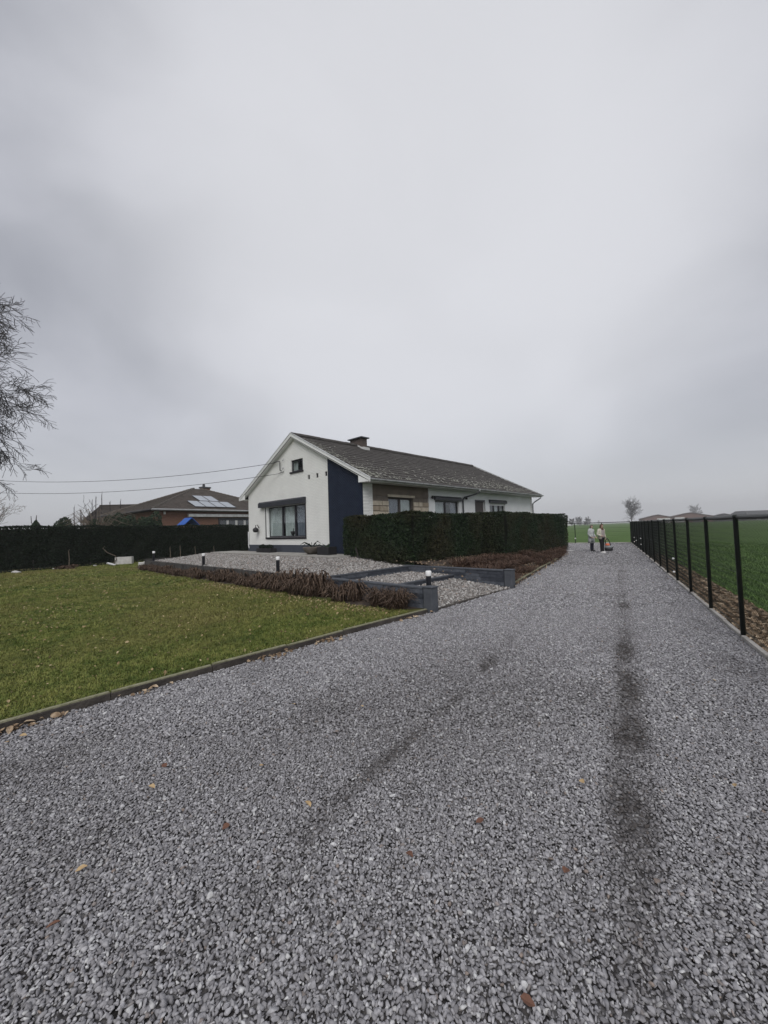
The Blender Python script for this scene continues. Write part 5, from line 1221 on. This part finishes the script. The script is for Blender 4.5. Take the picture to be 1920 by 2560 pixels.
# blue roofed play tower between the hedge and the brick bungalow
pt_ = empty('play_tower', (-16.35, 33.2, 0), R(52)); tag(pt_, 'play tower with bright blue gabled tarpaulin roof over the long hedge', 'play tower')
for sx in (-1, 1):
    for sy in (-1, 1): MB().box(sx * .55 - .04, sx * .55 + .04, sy * .55 - .04, sy * .55 + .04, .05, 2.45).build('post', 'wood', pt_)
mb = MB(); mb.hexa([(-.75, -.62, 2.42), (-.70, -.62, 2.42), (.04, -.62, 3.08), (0, -.62, 3.11), (-.75, .62, 2.42), (-.70, .62, 2.42), (.04, .62, 3.08), (0, .62, 3.11)]); mb.build('roof_side', 'blue_tarp', pt_)
mb = MB(); mb.hexa([(.75, .62, 2.42), (.70, .62, 2.42), (.04, .62, 3.03), (.05, .62, 3.08), (.75, -.62, 2.42), (.70, -.62, 2.42), (.04, -.62, 3.03), (.05, -.62, 3.08)]); mb.build('roof_side', 'blue_tarp', pt_)
MB().box(-.55, .55, -.5, .5, 1.2, 1.26).build('platform', 'wood', pt_); MB().add([(-.62, .5, 2.42), (.62, .5, 2.42), (0, .5, 3.02), (-.62, .53, 2.42), (.62, .53, 2.42), (0, .53, 3.02)], [(0, 1, 2), (5, 4, 3), (0, 3, 4, 1), (1, 4, 5, 2), (2, 5, 3, 0)]).build('gable_cloth', 'far_dark', pt_)

# ------------------------------------------------------------------ small things at the foot of the long hedge
def at_hedge(t, off): p = LH0 + LHD * t - LHS * off; return float(p[0]), float(p[1])
for t_, hh, lab in ((2.6, 1.0, 'short grey garden stake standing by the dark hedge'), (8.2, .85, 'thin stake with hooked top near the concrete trough'), (8.9, .9, 'second thin stake beyond the concrete trough'), (10.0, .8, 'bare rose stick before the dark hedge end'), (11.5, .75, 'short white marker post on the terrace corner')):
    x, y = at_hedge(t_, .55); o = MB().tube([(0, 0, -.1), (.01, .02, hh * .5), (-.02, .01, hh * .93), (.03, 0, hh)], [.022, .02, .017, .012], 6).build('garden_stake', 'bark_pale'); o.location = (x, y, .07); tag(o, lab, 'stake')
x, y = at_hedge(4.6, .7); o = MB().tube([(0, 0, 0), (.22, .1, .28), (.18, .1, .5), (-.2, -.05, .72), (-.42, -.1, .98), (-.3, -.1, 1.08)], [.022, .022, .02, .02, .018, .012], 6).build('bent_branch', 'bark_pale'); o.location = (x, y, .07); tag(o, 'bent pale stick with a hook leaning by the dark hedge', 'branch')
x, y = at_hedge(5.2, .9); r_ = empty('concrete_trough', (x, y, .07), .3); tag(r_, 'small grey concrete trough at the lawn edge beside the pale blocks', 'trough'); mb = MB(); mb.box(-.42, .42, -.2, .2, -.05, .1); mb.box(-.42, .42, -.2, -.15, .1, .42); mb.box(-.42, .42, .15, .2, .1, .42); mb.box(-.42, -.37, -.15, .15, .1, .42); mb.box(.37, .42, -.15, .15, .1, .42); mb.build('shell', 'concrete_pale', r_)
def rock(name, label, loc, s, seed, mat='boulder', group=None):
    me = pebble(seed, mat, .8).copy(); o = link_obj(name, me); o.location = loc; o.scale = s; o.rotation_euler = (0, 0, seed); tag(o, label, 'stone', group); return o
for t_, s in ((.4, .5), (2.0, .42), (-1.6, .45), (3.7, .35)):
    x, y = at_hedge(t_, .65); rock('field_stone', 'flat grey stone lying at the foot of the long hedge', (x, y, .10), (s, s * .8, s * .5), int(200 + t_ * 10), 'concrete_pale', 'stones at the hedge foot')
evergreen('dead_plant', 'low dark withered clump at the foot of the long hedge', (*at_hedge(2.4, .9), -.05), (.5, .35, .16), 1400, .08, 61, 'withered_leaf')
x, y = at_hedge(4.4, 1.1); o = MB().box(-.3, .3, -.05, .05, 0, .06).build('white_plank', 'far_white', bevel=.005); o.location = (x, y, .12); o.rotation_euler = (.3, .2, -.3); tag(o, 'short white plank lying at the hedge foot', 'plank')
# pile and rack at the end of the driveway hedge
rock('boulder', 'large grey boulder at the end of the driveway hedge', (9.72, 22.9, .22), (1.3, 1.1, 1.1), 210)
r_ = empty('metal_stand', (10.15, 23.0, 0), .5); tag(r_, 'thin grey metal stand beside the boulder at the hedge end', 'stand'); MB().tube([(-.12, 0, 0), (0, 0, .75), (.22, 0, 0)], .014, 6).build('leg', 'bolt_grey', r_); MB().tube([(0, .0, .74), (0, .35, .0)], .014, 6).build('leg', 'bolt_grey', r_); MB().box(-.1, .75, -.2, .12, .02, .06).build('base_plate', 'far_white', r_)

# ------------------------------------------------------------------ two people
def skin_body(verts, edges, radii, mat, name, parent, root_i=0, sub=2):
    me = bpy.data.meshes.new(name); me.from_pydata(verts, edges, []); o = bpy.data.objects.new(name, me); C.objects.link(o)
    sk = o.modifiers.new('skin', 'SKIN'); sk.use_smooth_shade = True
    for i, r_ in enumerate(radii): me.skin_vertices[0].data[i].radius = r_ if hasattr(r_, '__len__') else (r_, r_)
    me.skin_vertices[0].data[root_i].use_root = True
    ss_ = o.modifiers.new('sub', 'SUBSURF'); ss_.levels = sub; ss_.render_levels = sub
    dg = bpy.context.evaluated_depsgraph_get(); ev = o.evaluated_get(dg); nm = bpy.data.meshes.new_from_object(ev); bpy.data.objects.remove(o); bpy.data.meshes.remove(me)
    nm.name = name; nm.materials.clear(); nm.materials.append(M[mat]); nm.polygons.foreach_set('use_smooth', [True] * len(nm.polygons)); return link_obj(name, nm, parent)
def ell(cx, cy, z, rx, ry, n=16, sup=1.0): return [(cx + rx * math.cos(6.2832 * j / n), cy + ry * math.sin(6.2832 * j / n), z) for j in range(n)]
def person(loc, face, scale, label, style):
    """front is -y in the figure's own frame; about 1.63 tall before scaling"""
    root = empty('person', loc, face); root.scale = (scale,) * 3; tag(root, label, 'person')
    hy = -.04
    if style == 'coat': la, ra = [(.19, -.01, 1.31), (.235, .02, 1.08), (.20, -.13, .90), (.16, -.2, .86)], [(-.19, -.01, 1.31), (-.235, .02, 1.08), (-.21, -.12, .90), (-.17, -.2, .87)]
    else: la, ra = [(.19, -.0, 1.31), (.25, .02, 1.07), (.27, -.03, .86), (.275, -.05, .78)], [(-.19, -.0, 1.31), (-.29, .03, 1.08), (-.20, -.12, .97), (-.14, -.16, .97)]
    v = [(0, 0, .92), (0, -.005, 1.08), (0, 0, 1.25), (0, .005, 1.36), (0, -.01, 1.42), (0, hy, 1.49), (0, hy - .01, 1.57), (0, hy + .005, 1.62)]
    r_ = [(.145, .11), (.125, .095), (.145, .10), (.07, .06), (.05, .052), (.068, .085), (.076, .095), (.045, .06)]
    e = [(0, 1), (1, 2), (2, 3), (3, 4), (4, 5), (5, 6), (6, 7)]
    for arm in (la, ra):
        k = len(v); v += arm; r_ += [.058, .042, .034, .028]; e += [(2, k), (k, k + 1), (k + 1, k + 2), (k + 2, k + 3)]
        w_ = Vector(arm[3]); d = (Vector(arm[3]) - Vector(arm[2])).normalized(); sd = Vector((1, 0, 0))
        for f in range(5):
            ofs = (f - 1.5) * .017; L = (.075, .085, .08, .065, .05)[f]
            if f < 4: b0 = w_ + d * .045 + sd * ofs
            else: b0 = w_ + d * .01 - sd * .035
            k2 = len(v); v += [tuple(b0), tuple(b0 + d * L * .5 + Vector((0, -.006, 0))), tuple(b0 + d * L + Vector((0, -.02, 0)))]; r_ += [.010, .009, .007]; e += [(k + 3, k2), (k2, k2 + 1), (k2 + 1, k2 + 2)]
    for sx, ty in ((1, .02), (-1, -.03)):
        k = len(v); v += [(sx * .085, 0, .86), (sx * .09, ty - .02, .48), (sx * .09, ty, .09), (sx * .095, ty - .05, .045), (sx * .10, ty - .16, .03)]; r_ += [.085, .055, .04, .042, (.04, .028)]; e += [(0, k), (k, k + 1), (k + 1, k + 2), (k + 2, k + 3), (k + 3, k + 4)]
    body = skin_body(v, e, r_, 'skin', 'body', root)
    # face details as pieces of the head's clothing level
    hm = 'hair_grey' if style == 'coat' else 'hair_brown'
    rings = []
    for z, rx, ry, cy in ((1.44, .085, .06, .035), (1.50, .092, .085, .015), (1.56, .094, .10, .0), (1.61, .085, .095, -.015), (1.645, .05, .06, -.02), (1.655, .01, .012, -.02)): rings.append(ell(0, hy + cy, z, rx, ry))
    hair = MB().loft(rings)
    # open the face: push the front of the lower rings back
    hair.v = [(x, (max(y, hy - .035) if z < 1.59 else y), z) for x, y, z in hair.v]; hair.build('hair', hm, root, True)
    MB().add([(-.012, hy - .088, 1.515), (.012, hy - .088, 1.515), (0, hy - .115, 1.505), (0, hy - .088, 1.55)], [(0, 1, 2), (0, 2, 3), (2, 1, 3), (0, 3, 1)]).build('nose', 'skin', root)
    for sx in (-1, 1): MB().lathe([(.0, -.006), (.010, 0), (0, .006)], (sx * .032, hy - .094), 8).build('eye', 'shoe_black', root).location = (0, 0, 1.55)
    MB().box(-.022, .022, hy - .093, hy - .082, 1.478, 1.486).build('mouth', 'scarf_brown', root)
    # trousers: one surface round hips and both legs
    tm = 'trousers_navy' if style == 'coat' else 'trousers_black'
    vt = [(0, 0, .97), (0, 0, .88)]; rt = [(.15, .115), (.155, .12)]; et = [(0, 1)]
    for sx, ty in ((1, .02), (-1, -.03)):
        k = len(vt); wv = .072 if style == 'coat' else .066; vt += [(sx * .085, 0, .80), (sx * .09, ty - .02, .48), (sx * .092, ty, .25), (sx * .094, ty, .075)]; rt += [.098, .078, wv, wv]; et += [(1, k), (k, k + 1), (k + 1, k + 2), (k + 2, k + 3)]
    skin_body(vt, et, rt, tm, 'trousers', root)
    sm = 'shoe_black' if style == 'coat' else 'shoe_white'
    for sx, ty in ((1, .02), (-1, -.03)):
        MB().loft([ell(sx * .098, ty - .055, z, rx, ry, 14) for z, rx, ry in ((0, .045, .125), (.03, .052, .135), (.06, .045, .11), (.095, .04, .06))]).build('shoe', sm, root, True)
    # upper garment
    if style == 'coat':
        prof = ((.52, .235, .175, 0), (.70, .215, .165, 0), (.92, .185, .15, 0), (1.10, .175, .14, 0), (1.27, .195, .135, 0), (1.345, .165, .11, 0), (1.385, .09, .08, 0), (1.43, .085, .085, .01)); cm = 'coat_grey'
    else:
        prof = ((.86, .185, .145, 0), (.98, .178, .14, 0), (1.12, .172, .135, 0), (1.27, .192, .132, 0), (1.345, .16, .11, 0), (1.39, .085, .075, 0), (1.42, .075, .075, 0)); cm = 'sweater_grey'
    mb = MB().loft([ell(0, cy, z, rx, ry, 24) for z, rx, ry, cy in prof]); mb.v = [(x * (1 + .03 * math.sin(9 * math.atan2(y, x) + z * 4)), y * (1 + .03 * math.sin(7 * math.atan2(y, x) - z * 5)), z) for x, y, z in mb.v]
    mb.build('coat' if style == 'coat' else 'sweater', cm, root, True)
    slm = 'coat_grey' if style == 'coat' else 'jacket_beige'
    for arm in (la, ra):
        pts = [Vector((arm[0][0] * .8, arm[0][1], arm[0][2] + .02)), Vector(arm[0]), Vector(arm[0]).lerp(Vector(arm[1]), .5), Vector(arm[1]), Vector(arm[1]).lerp(Vector(arm[2]), .55), Vector(arm[2])]
        MB().tube(pts, [.075, .078, .068, .062, .056, .052], 12).build('sleeve', slm, root, True)
    if style == 'coat':
        MB().box(-.012, .012, -.182, -.17, .56, 1.25).build('button_placket', 'bag_grey', root)
        for z in (.75, .9, 1.05, 1.2): MB().lathe([(.0, -.008), (.012, 0), (0, .008)], (0, -.187), 8).build('button', 'far_dark', root).location = (0, 0, z)
        MB().loft([ell(0, .045, z, rx, ry, 18) for z, rx, ry in ((1.30, .15, .10), (1.36, .13, .10), (1.42, .095, .08), (1.45, .08, .065))]).build('hood', 'coat_grey', root, True)
        MB().loft([ell(-.14, -.165, z, rx, .035, 12) for z, rx in ((.60, .10), (.75, .09), (.90, .05), (.97, .02))]).build('scarf_end', 'bag_grey', root, True)
    else:
        # open jacket: shell with the front left open
        rings = []
        for z, rx, ry in ((.80, .225, .165), (.95, .215, .16), (1.12, .205, .152), (1.27, .222, .15), (1.35, .185, .125), (1.40, .105, .095)):
            rings.append([(rx * math.sin(a), ry * -math.cos(a), z) for a in [R(42 + i * 276 / 20) for i in range(21)]])
        V = [p for r0_ in rings for p in r0_]; F = [(i * 21 + j, i * 21 + j + 1, (i + 1) * 21 + j + 1, (i + 1) * 21 + j) for i in range(len(rings) - 1) for j in range(20)]
        jk = MB().add(V, F).build('jacket', 'jacket_beige', root, True); so = jk.modifiers.new('solid', 'SOLIDIFY'); so.thickness = .015
        MB().loft([ell(0, -.02, z, rx, ry, 18) for z, rx, ry in ((1.32, .115, .115), (1.37, .12, .12), (1.42, .10, .10), (1.44, .08, .08))]).build('scarf', 'scarf_brown', root, True)
    return root
person((11.66, 22.55, .012), R(28), .905, 'person in a long grey hooded coat and dark trousers standing on the driveway', 'coat')
person((11.42, 21.05, .012), R(24), .925, 'person in open beige jacket and white shoes carrying a bag', 'jacket')
# bag hanging from the hand
bg = empty('carry_bag', (11.72, 20.96, .12), R(-20)); tag(bg, 'black and grey carry bag with orange top held by the beige jacketed person', 'bag')
MB().loft([ell(0, 0, z, rx, ry, 18) for z, rx, ry in ((0, .15, .10), (.03, .19, .13), (.10, .20, .14), (.15, .19, .135))]).build('base', 'black_plastic', bg, True)
MB().loft([ell(0, 0, z, rx, ry, 18) for z, rx, ry in ((.152, .185, .13), (.22, .18, .13), (.28, .16, .12))]).build('body', 'bag_grey', bg, True)
MB().loft([ell(-.05, 0, z, rx, ry, 18) for z, rx, ry in ((.282, .11, .09), (.33, .11, .09), (.38, .085, .07), (.40, .04, .03))]).build('top', 'bag_orange', bg, True)
MB().tube([(-.14, 0, .28), (-.13, 0, .50), (-.09, 0, .62), (-.05, 0, .66), (.0, 0, .60), (.06, 0, .46), (.10, 0, .27)], .022, 8).build('handle', 'black_plastic', bg, True)
MB().tube([(.12, -.12, .16), (.18, -.09, .20), (.22, .0, .22)], .02, 6).build('strap', 'black_plastic', bg)

# ------------------------------------------------------------------ horizon: barns, houses and trees across the field
def barn(name, label, x0, x1, y, dep, eave, apex, wm_, rm_, cat='barn', openings=()):
    r_ = empty(name, (x0, y, 0), -math.atan2(x0, y) * .85); tag(r_, label, cat); w_ = x1 - x0
    MB().box(0, w_, 0, dep, -.1, eave).add([(0, 0, eave), (w_, 0, eave), (w_ / 2, 0, apex - .1), (0, dep, eave), (w_, dep, eave), (w_ / 2, dep, apex - .1)], [(0, 1, 2), (5, 4, 3)]).build('wall', wm_, r_)
    MB().hexa([(-.5, -.6, eave - .15), (w_ / 2, -.6, apex), (w_ / 2, dep + .5, apex), (-.5, dep + .5, eave - .15), (-.5, -.6, eave + .1), (w_ / 2, -.6, apex + .25), (w_ / 2, dep + .5, apex + .25), (-.5, dep + .5, eave + .1)]).build('roof', rm_, r_)
    MB().hexa([(w_ / 2, -.6, apex), (w_ + .5, -.6, eave - .15), (w_ + .5, dep + .5, eave - .15), (w_ / 2, dep + .5, apex), (w_ / 2, -.6, apex + .25), (w_ + .5, -.6, eave + .1), (w_ + .5, dep + .5, eave + .1), (w_ / 2, dep + .5, apex + .25)]).build('roof', rm_, r_)
    for (a, b, z0, z1, m_) in openings: MB().box(a, b, -.06, -.003, z0, z1).build('door', m_, r_)
    return r_
barn('barn', 'left red barn with low gable across the green field', 194.5, 214.0, 300, 30, 3.8, 6.3, 'barn_red', 'barn_roof', openings=[(9, 17, .2, 3.6, 'far_white')])
barn('barn', 'wider red barn with broad gable across the green field', 214.8, 240.5, 300, 34, 4.2, 7.1, 'barn_red', 'barn_roof', openings=[(3, 9, .2, 4.0, 'far_white'), (14, 19, .2, 3.4, 'far_dark')])
barn('far_shed', 'dark low shed between the barns and the long hall', 244.5, 262.0, 300, 16, 3.2, 5.6, 'far_dark', 'far_dark', 'shed')
r_ = empty('long_hall', (266.0, 292, 0)); tag(r_, 'long dark roofed hall with pale openings at the field edge', 'hall')
MB().box(0, 60, 0, 14, 0, 4.6).build('wall', 'shutter_brown', r_); MB().hexa([(-.6, -.6, 4.6), (60.6, -.6, 4.6), (60.6, 14.6, 4.6), (-.6, 14.6, 4.6), (1.2, 3, 7.2), (60.6, 3, 7.2), (60.6, 11, 7.2), (1.2, 11, 7.2)]).build('roof', 'far_dark', r_)
for k in range(11): MB().box(1.6 + 5.2 * k, 4.6 + 5.2 * k, -.08, -.003, .6, 3.4).build('window', 'far_white' if k % 3 else 'anthracite', r_)
barn('far_house', 'tiny far farmhouse between the driveway end and the bare oak', 165, 178, 380, 12, 2.6, 5.4, 'far_white', 'far_dark', 'house')
bare_tree('bare_oak', 'broad bare tree left of the red barns on the horizon', (131.5, 212, -.1), 51, 12.4, .32, 3, (20, 12, 9), mat='bark_hazed', trunk_frac=.20, spread=.8, twig=.022, upw=.7)
bare_tree('far_tree', 'faint bare tree rising behind the wider red barn', (252.0, 322, -.1), 52, 12.5, .4, 3, (12, 8, 6), mat='bark_hazed', trunk_frac=.25, spread=.9, twig=.05, upw=.5)
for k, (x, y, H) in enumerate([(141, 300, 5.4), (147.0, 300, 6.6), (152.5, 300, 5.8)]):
    bare_tree('far_tree', 'one of the rounded greyish trees on the horizon behind the driveway fence', (x, y, -.1), 60 + k, H, .25, 3, (16, 11, 8), mat='bark_hazed', trunk_frac=.08, spread=1.0, twig=.035, upw=.3, group='round trees on the horizon')
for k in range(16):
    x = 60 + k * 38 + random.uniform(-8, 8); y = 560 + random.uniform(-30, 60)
    bare_tree('horizon_tree', 'one of the pale small bare trees in the far tree line beyond the field', (x, y, -.1), 80 + k % 4, random.uniform(4.5, 7), .2, 2, (14, 9), mat='bark_hazed', trunk_frac=.12, spread=1.0, twig=.06, upw=.4, group='far tree line')

# ------------------------------------------------------------------ damp winter air over the fields
hm = bpy.data.materials.new('winter_air'); hm.use_nodes = True; hm.node_tree.nodes.clear()
ho = N(hm.node_tree, 'ShaderNodeOutputMaterial'); hv = N(hm.node_tree, 'ShaderNodeVolumePrincipled'); hv.inputs['Color'].default_value = (.97, .975, .985, 1); hv.inputs['Density'].default_value = .0007; hv.inputs['Anisotropy'].default_value = .2
hm.node_tree.links.new(hv.outputs[0], ho.inputs['Volume'])
MATS['winter_air'] = hm
hz = MB().box(-1010, 1010, -1010, 1010, -1.1, 42.0).build('haze', 'winter_air'); tag(hz, kind='stuff')
